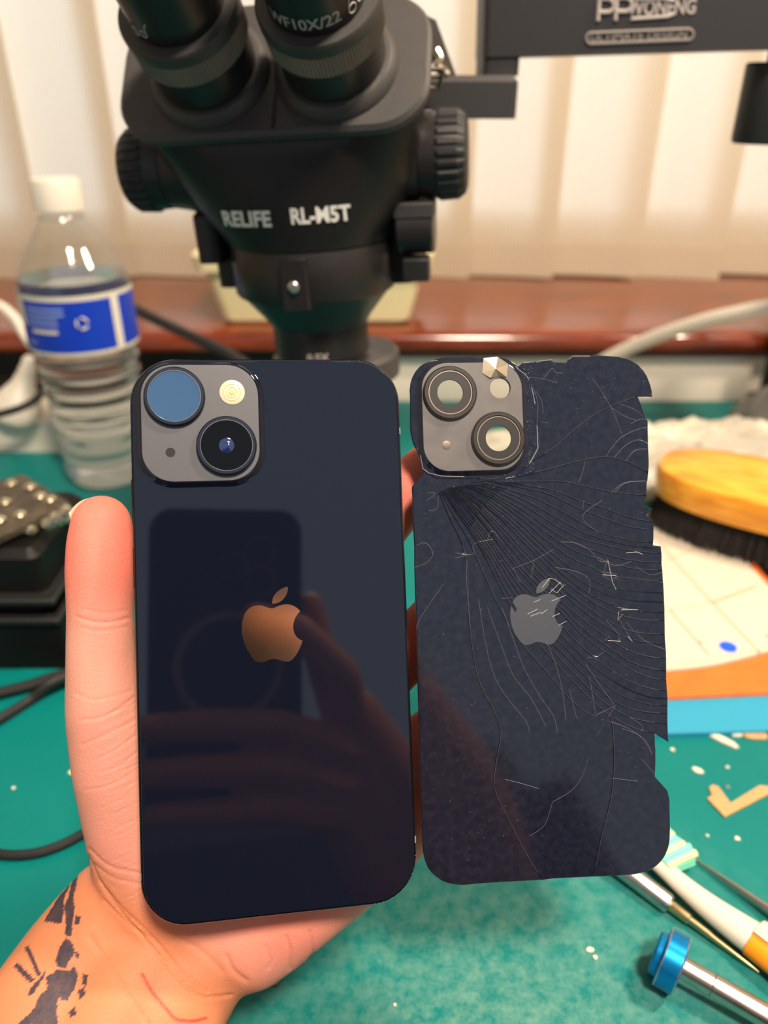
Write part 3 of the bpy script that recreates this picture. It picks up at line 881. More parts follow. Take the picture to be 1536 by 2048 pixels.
curves = [
    z5([(728, 662), (868, 570), (980, 470), (1080, 395), (1180, 345), (1290, 302), (1330, 290)]),
    z5([(650, 742), (850, 690), (1000, 650), (1150, 628), (1260, 652), (1390, 715)]),
    z5([(400, 762), (700, 765), (900, 765), (1050, 795), (1200, 825), (1380, 842)]),
    z6([(560, 15), (700, 33), (850, 60), (1000, 122), (1100, 150), (1250, 205), (1388, 232)]),
    z6([(450, 20), (600, 56), (750, 105), (900, 180), (1000, 240), (1100, 290), (1250, 330), (1390, 345)]),
    z6([(400, 25), (550, 72), (700, 150), (850, 250), (1000, 325), (1100, 352), (1250, 385), (1437, 405)]),
    z6([(360, 28), (500, 86), (650, 175), (800, 290), (950, 385), (1080, 432), (1250, 482), (1442, 500)]),
    z6([(330, 30), (470, 98), (620, 205), (770, 345), (900, 455), (1020, 530), (1150, 590), (1300, 612), (1447, 622)]),
    z6([(305, 33), (440, 110), (585, 225), (730, 370), (870, 500), (1000, 600), (1120, 670), (1280, 715), (1452, 728)]),
    z6([(285, 36), (415, 122), (550, 250), (690, 400), (820, 530), (960, 650), (1100, 750), (1260, 830), (1456, 850)]),
    z6([(268, 40), (390, 132), (515, 265), (640, 415), (770, 560), (910, 690), (1060, 810), (1220, 920), (1340, 965), (1463, 985)]),
    z6([(255, 44), (365, 142), (480, 275), (590, 420), (710, 560), (860, 700), (1000, 850), (1150, 960), (1300, 1060), (1466, 1105)]),
    z6([(245, 48), (345, 155), (450, 285), (550, 430), (660, 590), (800, 760), (950, 920), (1080, 1040), (1230, 1140), (1360, 1190), (1468, 1200)]),
    z6([(236, 52), (325, 165), (420, 290), (510, 430), (610, 600), (740, 790), (900, 960), (1030, 1090), (1180, 1220), (1320, 1270), (1470, 1285)]),
    z6([(228, 57), (305, 175), (390, 295), (475, 440), (565, 620), (690, 820), (850, 1000), (980, 1140), (1110, 1260), (1250, 1350), (1400, 1394)]),
    z6([(222, 62), (285, 185), (355, 300), (430, 450), (520, 650), (630, 850), (790, 1040), (920, 1190), (1060, 1300)]) + z8([(1160, 70), (1185, 300), (1172, 500), (1115, 740), (1078, 936)]),
    z6([(214, 70), (262, 195), (320, 310), (365, 450), (372, 700), (400, 960), (440, 1130), (510, 1260), (552, 1380)]) + z8([(560, 330), (548, 460), (600, 580), (680, 740), (750, 872), (810, 954)]),
]


def param(poly, p):
    best = (9, 0)
    for i in range(len(poly)):
        a_, b_ = Vector(poly[i]), Vector(poly[(i + 1) % len(poly)])
        ab = b_ - a_; t = max(0, min(1, (Vector(p) - a_).dot(ab) / max(ab.length_squared, 1e-12)))
        d_ = (Vector(p) - (a_ + ab * t)).length
        if d_ < best[0]: best = (d_, i + t)
    return best[1]


def at_param(poly, s_):
    i = int(s_) % len(poly); return Vector(poly[i]).lerp(Vector(poly[(i + 1) % len(poly)]), s_ - int(s_))


def resample(L, n_):
    L = [Vector(p) for p in L]; d_ = [0]
    for a_, b_ in zip(L[:-1], L[1:]): d_.append(d_[-1] + (b_ - a_).length)
    out = []; j = 0
    for k_ in range(n_):
        t = d_[-1] * k_ / (n_ - 1)
        while j < len(d_) - 2 and d_[j + 1] < t: j += 1
        out.append(L[j].lerp(L[j + 1], (t - d_[j]) / max(d_[j + 1] - d_[j], 1e-9)))
    return out


fan = []
for i, c_ in enumerate(curves):
    fan.append(resample(spline(c_, 5), 44))
    if 3 <= i <= 13:
        nx_ = resample(spline(curves[i + 1], 5), 44); k_ = rs.uniform(0.38, 0.62)
        fan.append([p.lerp(q_, k_) + Vector((rs.uniform(-1, 1), rs.uniform(-1, 1))) * 0.8 for p, q_ in zip(fan[-1], nx_)])
CUR = []
for c_ in fan:
    uv = [Vector(B(*p)) for p in c_]
    s_ = param(OUT, uv[-1]); uv[-1] = at_param(OUT, s_)
    for i in range(2, len(uv) - 2):
        uv[i] = uv[i] + Vector((rs.uniform(-1, 1), rs.uniform(-1, 1))) * 0.00006
    CUR.append((uv, s_))
start_path = [Vector(B(*p)) for p in z5([(722, 668), (650, 735), (500, 748), (350, 748), (200, 745)])]


def between(s0, s1):
    return [Vector(OUT[i % len(OUT)]) for i in range(int(math.floor(s0)) + 1, int(math.floor(s1)) + 1) if s0 < i < s1 and abs(i - s0) > 0.02 and abs(i - s1) > 0.02]


shards = []
uv, s_ = CUR[0]
shards.append(([Vector(OUT[0])] + between(0.0, s_) + uv[::-1] + start_path, [inset(ccw(PLAT), -0.0002)]))
for (u0, s0), (u1, s1) in zip(CUR[:-1], CUR[1:]):
    shards.append((u0 + between(s0, s1) + u1[::-1], []))
uv, s_ = CUR[-1]
shards.append((uv + between(s_, len(OUT) + 0.5) + start_path[::-1][:1], []))
rs = random.Random(5)
GAP = 0.00009
for i, (poly, holes) in enumerate(shards):
    L = []
    for p in poly:
        if not L or (Vector(L[-1]) - p).length > 0.00012: L.append((p.x, p.y))
    if (Vector(L[0]) - Vector(L[-1])).length < 0.00012: L.pop()
    L = inset(ccw(L), GAP)
    b = MB().prism(L, -0.0003, 0.0, holes=holes, bev=0.00011)
    cx_ = sum(p[0] for p in L) / len(L); cy_ = sum(p[1] for p in L) / len(L)
    tx, ty = (rs.uniform(-1, 1) * 0.009, rs.uniform(-1, 1) * 0.009) if 0 < i < len(shards) - 1 else (0, 0)
    b.v = [(x, y, z + ((x - cx_) * tx + (y - cy_) * ty) * (0.35 if z > -0.0002 else 0)) for x, y, z in b.v]
    b.build('glass_shard', 'plate_glass', pg, sharp=10)


def crack_lines(lines, r, name, m):
    g = MB()
    for L in lines:
        g.tube([(p[0], p[1], 0.00002) for p in [B(*q) for q in (spline(L, 4) if len(L) > 2 and r < 0.00005 else L)]], r, 5)
    o = g.build(name, m, pg); tag(o, kind='stuff'); return o


fine = [z6(L) for L in (
    [(365, 440), (368, 600), (385, 800)], [(430, 650), (470, 900), (520, 1080), (600, 1210), (690, 1320), (710, 1385)],
    [(560, 700), (620, 870), (680, 1030), (770, 1190), (840, 1290), (865, 1390)], [(480, 700), (560, 920), (620, 1070), (720, 1200), (800, 1350)],
    [(800, 880), (850, 1000), (890, 1150), (910, 1320)], [(930, 1150), (970, 1310)], [(1040, 1080), (1075, 1300)],
    [(1020, 1010), (1100, 1130), (1180, 1240)], [(1180, 1240), (1080, 1285)], [(1180, 1240), (1080, 1400)],
    [(880, 340), (960, 345), (1040, 385), (1090, 440), (1145, 450)], [(1090, 290), (1000, 200), (1110, 110)],
    [(1160, 70), (1230, 15), (1350, 5)], [(1010, 110), (1000, 160)], [(1140, 430), (1120, 520), (1165, 560), (1190, 640)], [(1165, 560), (1190, 520), (1130, 505)],
    [(620, 485), (735, 440), (840, 380)], [(735, 440), (720, 540)], [(620, 485), (660, 560)], [(850, 480), (960, 500), (1040, 550), (1035, 620)],
    [(1190, 700), (1305, 712)], [(1200, 760), (1270, 880)], [(1130, 770), (1200, 850), (1190, 900)], [(1030, 970), (1070, 975), (1120, 940)], [(1070, 975), (1075, 1000)],
    [(305, 400), (405, 405), (405, 350), (510, 325)], [(300, 430), (400, 405)], [(480, 330), (495, 285), (520, 285), (540, 320)],
    [(150, 70), (195, 75), (150, 110)], [(155, 170), (205, 155), (208, 90)], [(90, 360), (140, 345), (180, 400), (150, 450), (80, 480)],
    [(90, 820), (110, 760), (190, 640), (240, 570)], [(560, 650), (620, 645)], [(1320, 1380), (1330, 1350), (1260, 1300)], [(1100, 1310), (1250, 1360), (1340, 1430), (1380, 1500)],
    [(1440, 505), (1370, 520), (1290, 470)], [(1080, 420), (1180, 470), (1270, 445)], [(1100, 500), (1180, 540), (1300, 560), (1445, 560)], [(1240, 780), (1340, 880), (1455, 930)])]
fine += [z5(L) for L in (
    [(1075, 185), (1120, 250), (1180, 350), (1210, 420), (1240, 500)], [(1180, 350), (1260, 400), (1320, 420)], [(1150, 620), (1230, 520), (1330, 470), (1380, 460)],
    [(1195, 630), (1260, 560), (1330, 530), (1385, 550)], [(1260, 650), (1310, 590), (1380, 580)], [(1290, 440), (1340, 415), (1375, 415)], [(1230, 330), (1310, 360), (1360, 400)],
    [(745, 240), (770, 330), (765, 450), (775, 570), (720, 668)], [(720, 180), (800, 190), (880, 210)], [(800, 190), (850, 130), (870, 155), (905, 155)], [(760, 260), (790, 310), (800, 380)], [(790, 430), (825, 435)],
    [(1000, 765), (1025, 690), (1030, 650)], [(1200, 825), (1260, 770), (1370, 760)])]
fine += [z8(L) for L in ([(610, 420), (690, 440), (790, 470)], [(860, 540), (960, 480), (1020, 400), (1050, 300)], [(740, 720), (820, 660), (860, 540)], [(1140, 425), (1180, 415), (1310, 430)], [(1230, 150), (1340, 200), (1390, 290)], [(1330, 310), (1400, 390)])]
crack_lines(fine, 0.000036, 'hairline_cracks', 'crack')
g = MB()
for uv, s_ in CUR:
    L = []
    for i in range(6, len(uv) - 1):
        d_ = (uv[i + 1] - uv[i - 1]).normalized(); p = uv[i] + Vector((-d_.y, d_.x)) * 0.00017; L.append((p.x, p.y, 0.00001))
    g.tube(L, 0.00003, 4)  # pale line beside each crack, its highlight drawn as grey geometry
tag(g.build('painted_crack_glints', 'crack', pg), kind='stuff')
bright = [z6(L) for L in (
    [(700, 735), (755, 708)], [(715, 748), (775, 725)], [(735, 670), (772, 655)], [(775, 735), (808, 710)], [(835, 750), (875, 732)], [(870, 798), (910, 775)], [(830, 665), (910, 632)],
    [(780, 590), (820, 540), (850, 545), (890, 575)], [(820, 620), (880, 560)], [(830, 600), (860, 620), (900, 575)], [(1240, 400), (1300, 395), (1330, 408)], [(1215, 712), (1305, 712)], [(1140, 440), (1165, 560), (1185, 600)],
    [(1200, 720), (1195, 770), (1215, 745)], [(1060, 965), (1085, 970)], [(340, 410), (365, 408)], [(1250, 860), (1275, 885)], [(1110, 520), (1185, 525)], [(1140, 880), (1210, 885)])]
bright += [z5(L) for L in ([(112, 600), (120, 650), (128, 690), (160, 715), (230, 732), (360, 735)], [(175, 90), (250, 84)], [(650, 128), (700, 165), (718, 190)], [(600, 95), (660, 130)], [(770, 92), (850, 82)], [(945, 80), (962, 62), (1060, 62)], [(690, 100), (740, 94)], [(365, 112), (400, 135), (450, 160)], [(1345, 292), (1410, 292)], [(765, 450), (770, 575), (722, 665)], [(590, 745), (640, 735)], [(735, 235), (755, 330)])]
crack_lines(bright, 0.00006, 'white_crack_edges', 'chip')
# chips and dust
rs = random.Random(21); ch = MB()
for i in range(760):
    t = rs.random()
    if i >= 520: t = 2
    if t < 0.3:
        L = rs.choice(bright); p = rs.choice(L); px_, py_ = p[0] + rs.gauss(0, 4), p[1] + rs.gauss(0, 4); s = rs.uniform(0.00008, 0.0002)
    elif t < 0.5:
        px_, py_ = rs.gauss(1055, 9), rs.uniform(730, 950); s = rs.uniform(0.00008, 0.0002)
    elif t < 0.6:
        px_, py_ = rs.uniform(860, 1050), rs.gauss(962, 8); s = rs.uniform(0.00006, 0.00015)
    elif t > 1:
        px_, py_ = rs.uniform(1062, 1292), rs.uniform(722, 780) if rs.random() < 0.4 else rs.uniform(722, 990); s = rs.uniform(0.00005, 0.00014)
    else:
        px_, py_ = rs.uniform(850, 1290), rs.uniform(990, 1740); s = rs.uniform(0.00006, 0.00017)
    u_, v_ = B(px_, py_); flake(ch, u_, v_, 0.0, s, rs)
tag(ch.build('glass_crumbs', 'chip', pg, sharp=None), kind='stuff')

# its camera plateau: frosted plate with two lens holes, a flash hole and a microphone hole
def hole(px, py, r): u_, v_ = B(px, py); return circ(u_, v_, r, 40)
l1, l2, fl_ = (898.5, 787.4), (994.4, 878), (999, 777)
plat2 = MB().prism(inset(ccw(PLAT), 0.0009), -0.0004, 0.0009, holes=[hole(*l1, 0.0052), hole(*l2, 0.0052), hole(*fl_, 0.0029)], bev=0.0001).build('camera_plateau', 'bump_grey2', pg)
MB().loft([[(x, y, -0.0002) for x, y in inset(ccw(PLAT), -0.0008)], [(x, y, 0.0001) for x, y in inset(ccw(PLAT), -0.0002)], [(x, y, 0.0007) for x, y in inset(ccw(PLAT), 0.0004)], [(x, y, 0.0009) for x, y in inset(ccw(PLAT), 0.0010)]], cap=False).build('glass_lip', 'plate_glass', plat2, sharp=80)
for px_, py_ in (l1, l2):
    u_, v_ = B(px_, py_); T = Matrix.Translation((u_, v_, 0.0009))
    ln = MB().lathe([(0.0074, -0.0008), (0.0074, 0.0009), (0.0071, 0.0012), (0.0063, 0.0012), (0.0060, 0.0009), (0.0036, 0.0009), (0.0036, 0.0002), (0.005, -0.0012), (0.0074, -0.0012)], 64, T, cap=False).build('lens_ring', 'lens_ring2', pg, sharp=30)
    MB().lathe([(0.00745, 0.0004), (0.00755, 0.0006), (0.0073, 0.0011), (0.0072, 0.0009)], 64, T, cap=False).build('worn_edge', 'lens_edge', ln)
    MB().lathe([(0.0061, 0.00093), (0.0061, 0.00105), (0.0058, 0.00105), (0.0058, 0.00093)], 64, T, cap=False).build('inner_rim', 'dark_steel', ln)
    MB().lathe([(0.00365, 0.0003), (0.00365, 0.0005)], 40, T).build('lens_window', 'lens_clear', ln)
u_, v_ = B(892, 891)
k = MB().lathe([(0.0012, 0.0008), (0.0012, 0.00098), (0.0008, 0.00102)], 20, Matrix.Translation((u_, v_, 0))).build('microphone_mesh', 'dark_steel', plat2)
fo = MB()
pts = [B(*p) for p in z5([(462, 78), (540, 72), (600, 110), (590, 185), (545, 178), (500, 190), (455, 160)])]
cxy = (sum(p[0] for p in pts) / len(pts), sum(p[1] for p in pts) / len(pts))
fo.add([(p[0], p[1], 0.0010 + 0.0003 * (i % 2)) for i, p in enumerate(pts)] + [(cxy[0], cxy[1], 0.0015)], [(i, (i + 1) % len(pts), len(pts)) for i in range(len(pts))])
o = fo.build('foil_scrap', 'foil', pg, sharp=None)
# its logo, scratched and split by the cracks
uc = Vector(fruit_uv[0]) * 0
ce = Vector((sum(p[0] for p in fruit_uv) / len(fruit_uv), sum(p[1] for p in fruit_uv) / len(fruit_uv)))
tc_ = Vector(B(1080, 1236))
f2 = [(tc_.x + (p[0] - ce.x) * 0.93, tc_.y + (p[1] - ce.y) * 0.93) for p in fruit_uv]
lf2 = [(tc_.x + (p[0] - ce.x) * 0.93, tc_.y + (p[1] - ce.y) * 0.93) for p in leaf_uv]
lg2 = MB().prism(f2, -0.0001, 0.00003).build('logo', 'logo2', pg, sharp=None)
MB().prism(lf2, -0.0001, 0.00003).build('logo_leaf', 'logo2', lg2, sharp=None)
# ================================================================== THE HAND
# one continuous surface: overlapping tapered limbs fused by a voxel remesh, smoothed, then creased
hb = MB()


def limb(pts, n=24):
    """pts: (px, py, distance, radius in mm); a chain of balls joined by cones"""
    P = [(C(a, b, d), r_ / 1000) for a, b, d, r_ in pts]
    fine_ = []
    for (p0, r0), (p1, r1) in zip(P[:-1], P[1:]):
        k = max(2, int((p1 - p0).length / 0.004))
        for i in range(k):
            t = i / k; fine_.append((p0.lerp(p1, t), r0 + (r1 - r0) * t))
    fine_.append(P[-1])
    # rounded ends
    d0 = (fine_[0][0] - fine_[1][0]).normalized(); d1 = (fine_[-1][0] - fine_[-2][0]).normalized()
    def endcap(p, r_, d): return [(p + d * (r_ * math.sin(R(a))), r_ * math.cos(R(a))) for a in (25, 45, 62, 76, 86)]
    ch_ = endcap(*fine_[0], d0)[::-1] + fine_ + endcap(*fine_[-1], d1)
    hb.tube([c[0] for c in ch_], [c[1] for c in ch_], n)


# thumb and its ball
limb([(203, 1050, .2135, 8.6), (203, 1085, .2135, 9.4), (202, 1140, .2135, 9.7), (201, 1225, .2140, 9.1), (203, 1320, .2145, 9.6), (213, 1420, .2160, 11.2), (237, 1525, .2190, 13.0), (272, 1615, .2240, 15.5), (305, 1700, .2280, 17.5), (350, 1790, .2290, 18.0), (380, 1840, .2290, 17)])
limb([(262, 1600, .230, 15), (360, 1620, .2335, 15), (430, 1700, .2335, 15), (430, 1800, .231, 16)])
# wrist and forearm, two rods side by side make it oval
limb([(360, 1800, .2300, 16.0), (238, 1836, .2300, 18.3), (162, 1936, .2240, 19.0), (84, 2070, .2120, 20.5), (20, 2260, .200, 22), (-110, 2500, .180, 23)])
limb([(470, 1830, .2310, 15.5), (398, 1905, .2280, 17.0), (345, 1985, .2220, 18.0), (262, 2130, .2110, 19.5), (150, 2320, .199, 21.5), (20, 2540, .178, 23)])
limb([(400, 1810, .2300, 17.0), (330, 1890, .2280, 17.8), (272, 1968, .2210, 19.0), (190, 2110, .2105, 20.5), (85, 2290, .199, 22.5), (-45, 2520, .178, 24)])
# heel of the hand and outer edge
limb([(410, 1880, .2300, 16), (500, 1860, .2290, 16.5), (585, 1800, .2300, 15.5), (690, 1730, .2320, 14), (790, 1660, .2345, 11.5)])
limb([(520, 1895, .2275, 8.5), (570, 1880, .2275, 8.5)])
# metacarpals to the knuckles
limb([(400, 1780, .2330, 15), (500, 1560, .2350, 13), (570, 1265, .2340, 10.5)])
limb([(430, 1790, .2340, 15), (560, 1620, .2360, 13), (645, 1470, .2350, 10.5)])
limb([(460, 1810, .2340, 15), (620, 1680, .2360, 13), (725, 1570, .2350, 10.5)])
limb([(490, 1830, .2330, 14.5), (660, 1730, .2350, 13), (795, 1650, .2345, 10.5)])
# fingers: knuckle, two bends, tip
limb([(570, 1265, .2340, 10.5), (700, 1120, .2330, 9.2), (760, 1052, .2310, 8.9), (812, 985, .2300, 8.9), (852, 938, .2295, 7.8)])
limb([(645, 1470, .2350, 10.5), (770, 1345, .2345, 9.4), (845, 1272, .2320, 9.2), (910, 1205, .2310, 8.8), (950, 1165, .2305, 7.8)])
limb([(725, 1570, .2350, 10.5), (830, 1500, .2345, 9.2), (910, 1440, .2320, 8.8), (980, 1380, .2310, 8.4), (1020, 1345, .2305, 7.6)])
limb([(795, 1650, .2345, 10.5), (870, 1610, .2340, 8.6), (935, 1565, .2320, 8.0), (990, 1520, .2310, 7.4), (1018, 1495, .2305, 6.8)])

tmp = hb.mesh('hand_rough', None)
to = bpy.data.objects.new('hand_rough', tmp); COL.objects.link(to)
md = to.modifiers.new('r', 'REMESH'); md.mode = 'VOXEL'; md.voxel_size = 0.0011
md = to.modifiers.new('s', 'SMOOTH'); md.factor = 0.5; md.iterations = 30
md = to.modifiers.new('u', 'SUBSURF'); md.levels = 1; md.render_levels = 1
dg = bpy.context.evaluated_depsgraph_get()
hme = bpy.data.meshes.new_from_object(to.evaluated_get(dg))
bpy.data.objects.remove(to)
nv = len(hme.vertices)
co = np.empty(nv * 3, np.float32); hme.vertices.foreach_get('co', co); co = co.reshape(-1, 3).astype(float)
no = np.empty(nv * 3, np.float32); hme.vertices.foreach_get('normal', no); no = no.reshape(-1, 3).astype(float)
Rm = np.array(CAM_R); rel = co - np.array(CAM_P)
q = rel @ Rm                                                  # hand-held frame: x across, y up the phone, -z away
PX = CX + F_PX * q[:, 0] / -q[:, 2]; PY = CY - F_PX * q[:, 1] / -q[:, 2]
nq = no @ Rm
front = np.clip(nq[:, 2] * 2.5, 0, 1)                         # the palm side of the surface


def dist_line(pts):
    d = np.full(nv, 1e9)
    for (x0, y0), (x1, y1) in zip(pts[:-1], pts[1:]):
        ax, ay = x1 - x0, y1 - y0; l2 = ax * ax + ay * ay
        t = np.clip(((PX - x0) * ax + (PY - y0) * ay) / l2, 0, 1)
        d = np.minimum(d, np.hypot(PX - (x0 + t * ax), PY - (y0 + t * ay)))
    return d


def in_poly(pts):
    ins = np.zeros(nv, bool); n_ = len(pts)
    for i in range(n_):
        x0, y0 = pts[i]; x1, y1 = pts[(i + 1) % n_]
        c_ = ((y0 > PY) != (y1 > PY)) & (PX < (x1 - x0) * (PY - y0) / (y1 - y0 + 1e-12) + x0)
        ins ^= c_
    return ins


s2 = lambda L: [(150 + x / 2.048, 1600 + y / 2.048) for x, y in L]
s3 = lambda L: [tuple(p) for p in spline(L, 5)]
creases = [(s3(s2([(55, 230), (110, 350), (190, 460), (260, 540), (350, 640), (450, 755), (520, 805), (640, 800)])), 2.6, .0005),
           (s3(s2([(95, 330), (200, 450), (300, 545), (370, 625), (440, 705), (540, 785)])), 2.6, .0004),
           (s3(s2([(60, 200), (140, 270), (265, 300)])), 2.4, .00028), (s3(s2([(75, 260), (160, 320), (275, 345)])), 2.4, .00022),
           (s3(s2([(120, 410), (230, 520), (330, 580), (420, 700)])), 2.5, .0003),
           (s3([(150, 1232), (190, 1244), (230, 1243), (270, 1232)]), 2.2, .00028), (s3([(165, 1255), (200, 1262), (262, 1252)]), 2, .00014),
           (s3([(170, 1218), (215, 1226), (262, 1218)]), 2, .00012), (s3([(150, 1385), (190, 1400), (262, 1382)]), 2.2, .00014), (s3([(160, 1440), (210, 1432), (268, 1395)]), 2.5, .0002),
           (s3([(165, 1490), (210, 1470), (270, 1440)]), 2.5, .0002), (s3([(190, 1520), (230, 1500), (275, 1468)]), 2, .00016), (s3([(200, 1545), (240, 1530), (278, 1500)]), 2, .00016), (s3([(168, 1580), (220, 1570), (278, 1535)]), 2, .00014),
           (s3(s2([(865, 560), (882, 620), (882, 690)])), 3, .00045), (s3(s2([(780, 600), (800, 660), (790, 690)])), 3, .0003), (s3(s2([(960, 540), (975, 620), (960, 650)])), 3, .0003), (s3(s2([(620, 640), (650, 700), (700, 740)])), 4, .0005),
           (s3(s2([(420, 560), (520, 620), (600, 700)])), 5, .0003), (s3(s2([(60, 560), (150, 690), (220, 800), (300, 915)])), 4, .0003)]
rsn = random.Random(2)
for i in range(46):                                           # fine skin lines over the ball of the thumb and wrist
    y0 = 1400 + i * 9 + rsn.uniform(-4, 4); x0 = 175 + max(0, (y0 - 1600) * 0.1) + rsn.uniform(0, 60)
    creases.append(([(x0, y0 + 18), (x0 + 30, y0 + 8), (x0 + rsn.uniform(50, 80), y0 - 14)], 1.5, .00008))
disp = np.zeros(nv)
for L, wd, dp in creases:
    d = dist_line(L)
    disp -= dp * np.exp(-(d / wd) ** 2) - dp * 0.15 * np.exp(-((d - wd * 3.2) / (wd * 1.8)) ** 2)
co2 = co + no * (disp * front)[:, None]
hme.vertices.foreach_set('co', co2.astype(np.float32).ravel())

# skin pigment: tan forearm, pink palm, flushed thumb; ink and a red scratch
def lin(c): return np.array(srgb(*c)[:3])
nz = np.array([noise.noise(Vector(p) * 90) for p in co]) * 0.5 + 0.5
nz2 = np.array([noise.noise(Vector(p) * 700) for p in co])
tan, pink, red, pale = lin((206, 130, 92)), lin((224, 154, 136)), lin((244, 130, 112)), lin((230, 172, 146))
sm = lambda a, b, x: np.clip((x - a) / (b - a), 0, 1) ** 2 * (3 - 2 * np.clip((x - a) / (b - a), 0, 1))
arm_w = sm(-60, 90, (PY - (1700 + (PX - 175) * 0.75)))        # below the wrist crease
colr = pink[None] * (1 - arm_w[:, None]) + tan[None] * arm_w[:, None]
th = sm(1290, 1120, PY) * (PX < 330)
colr = colr * (1 - th[:, None] * 0.9) + red[None] * th[:, None] * 0.9
fing = sm(760, 800, PX) * sm(1480, 1400, PY)
colr = colr * (1 - fing[:, None] * 0.75) + lin((222, 118, 100))[None] * fing[:, None] * 0.75
heel = np.exp(-(((PX - 600) / 140) ** 2 + ((PY - 1880) / 60) ** 2)) * 0.55
colr = colr * (1 - heel[:, None]) + lin((228, 128, 108))[None] * heel[:, None]
pl_ = sm(1240, 1300, PY) * sm(1480, 1380, PY) * (PX < 300) * 0.5 * nz
colr = colr * (1 - pl_[:, None]) + pale[None] * pl_[:, None]
colr *= (0.93 + 0.14 * nz)[:, None]
t3 = lambda L: [(x / 3.737, 1500 + y / 3.737) for x, y in L]
PX0, PY0 = PX.copy(), PY.copy()
PX = PX0 + nz2 * 1.6; PY = PY0 + nz2 * 1.2
ink = np.zeros(nv)
for L in ([(592, 880), (572, 1000), (548, 1100), (562, 1180), (542, 1290), (532, 1390), (490, 1390), (490, 1260), (480, 1180), (508, 1090), (540, 990)],
          [(522, 1000), (475, 1110), (480, 1170), (462, 1300), (420, 1295), (330, 1280), (370, 1210), (430, 1110)], [(560, 1235), (602, 1250), (595, 1300), (555, 1312)],
          [(490, 1400), (540, 1440), (562, 1510), (520, 1570), (482, 1640), (430, 1620), (415, 1560), (440, 1490)],
          [(180, 1475), (215, 1470), (310, 1680), (285, 1700)], [(105, 1620), (135, 1590), (265, 1720), (225, 1745)], [(215, 1830), (225, 1790), (335, 1650), (350, 1670), (235, 1840)],
          [(345, 1700), (420, 1640), (470, 1640), (520, 1650), (555, 1610), (585, 1680), (562, 1780), (500, 1875), (430, 1850), (425, 1960), (435, 2060), (120, 2060), (230, 1960), (300, 1830), (350, 1790)],
          [(618, 1670), (662, 1690), (642, 1762), (603, 1752)], [(580, 1800), (630, 1765), (642, 1820), (590, 1875)], [(508, 1965), (560, 1915), (575, 1970), (520, 2005)], [(560, 1500), (600, 1530), (580, 1560), (555, 1540)]):
    ink = np.maximum(ink, in_poly(t3(L)).astype(float))
ink *= (0.92 + 0.06 * nz2)
PX, PY = PX0, PY0
ink *= (q[:, 2] > -0.247)
colr = colr * (1 - ink[:, None]) + lin((34, 44, 62))[None] * ink[:, None]
sc_ = np.exp(-(dist_line(s3([(284, 1948), (305, 1985), (335, 2020), (352, 2038), (385, 2042), (412, 2036)])) / 3.2) ** 2) * 0.85 * front
colr = colr * (1 - sc_[:, None]) + lin((190, 30, 45))[None] * sc_[:, None]
ca = hme.color_attributes.new('pigment', 'FLOAT_COLOR', 'POINT')
ca.data.foreach_set('color', np.concatenate([colr, np.ones((nv, 1))], 1).astype(np.float32).ravel())
hme.shade_smooth()
sk = mat('skin', (0.6, 0.35, 0.25, 1), 0.55, spec=0.35, sss=0.35)
sn = sk.node_tree; vo = sn.nodes.new('ShaderNodeTexVoronoi'); vo.feature = 'DISTANCE_TO_EDGE'; vo.inputs['Scale'].default_value = 750
tcs = sn.nodes.new('ShaderNodeTexCoord'); sn.links.new(tcs.outputs['Object'], vo.inputs['Vector'])
vm = sn.nodes.new('ShaderNodeMapRange'); vm.inputs['From Max'].default_value = 0.12; sn.links.new(vo.outputs['Distance'], vm.inputs['Value'])
vb = sn.nodes.new('ShaderNodeBump'); vb.inputs['Strength'].default_value = 0.22; vb.inputs['Distance'].default_value = 0.0002
sn.links.new(vm.outputs['Result'], vb.inputs['Height']); sn.links.new(vb.outputs['Normal'], sn.nodes['Principled BSDF'].inputs['Normal'])
an = sk.node_tree.nodes.new('ShaderNodeAttribute'); an.attribute_name = 'pigment'
sk.node_tree.links.new(an.outputs['Color'], sk.node_tree.nodes['Principled BSDF'].inputs['Base Color'])
hme.materials.clear(); hme.materials.append(sk)
hand = bpy.data.objects.new('person', hme); COL.objects.link(hand); WM['person'] = Matrix.Identity(4)
tag(hand, 'bare left hand and tattooed forearm holding the phone and the broken panel', 'person')
# thumb nail on the far side of the tip, its edge just showing
nl = MB(); T = frame(C(194, 1071, .2165), CAM_R @ Vector((-0.85, 0.0, -0.5)), CAM_R @ Vector((-0.45, 0.1, -0.88)))
rows = []
for v_ in np.linspace(0, 1, 9):
    row = []
    for u_ in np.linspace(-1, 1, 11):
        x = u_ * (0.0064 - 0.0012 * (1 - v_)); z = 0.0060 - 0.0042 * u_ * u_ - 0.0008 * (v_ - 0.5) ** 2
        row.append(T @ Vector((x, -0.004 + v_ * 0.0142 - 0.003 * u_ * u_ * v_, z)))
    rows.append(row)
nvv = [p for r_ in rows for p in r_]
nf = [(i * 11 + j, i * 11 + j + 1, (i + 1) * 11 + j + 1, (i + 1) * 11 + j) for i in range(8) for j in range(10)]
nl.add(nvv, nf)
no_ = nl.build('thumb_nail', mat('nail', srgb(222, 182, 158), 0.3, sss=0.2), hand, sharp=60)
sd = no_.modifiers.new('thickness', 'SOLIDIFY'); sd.thickness = 0.0006
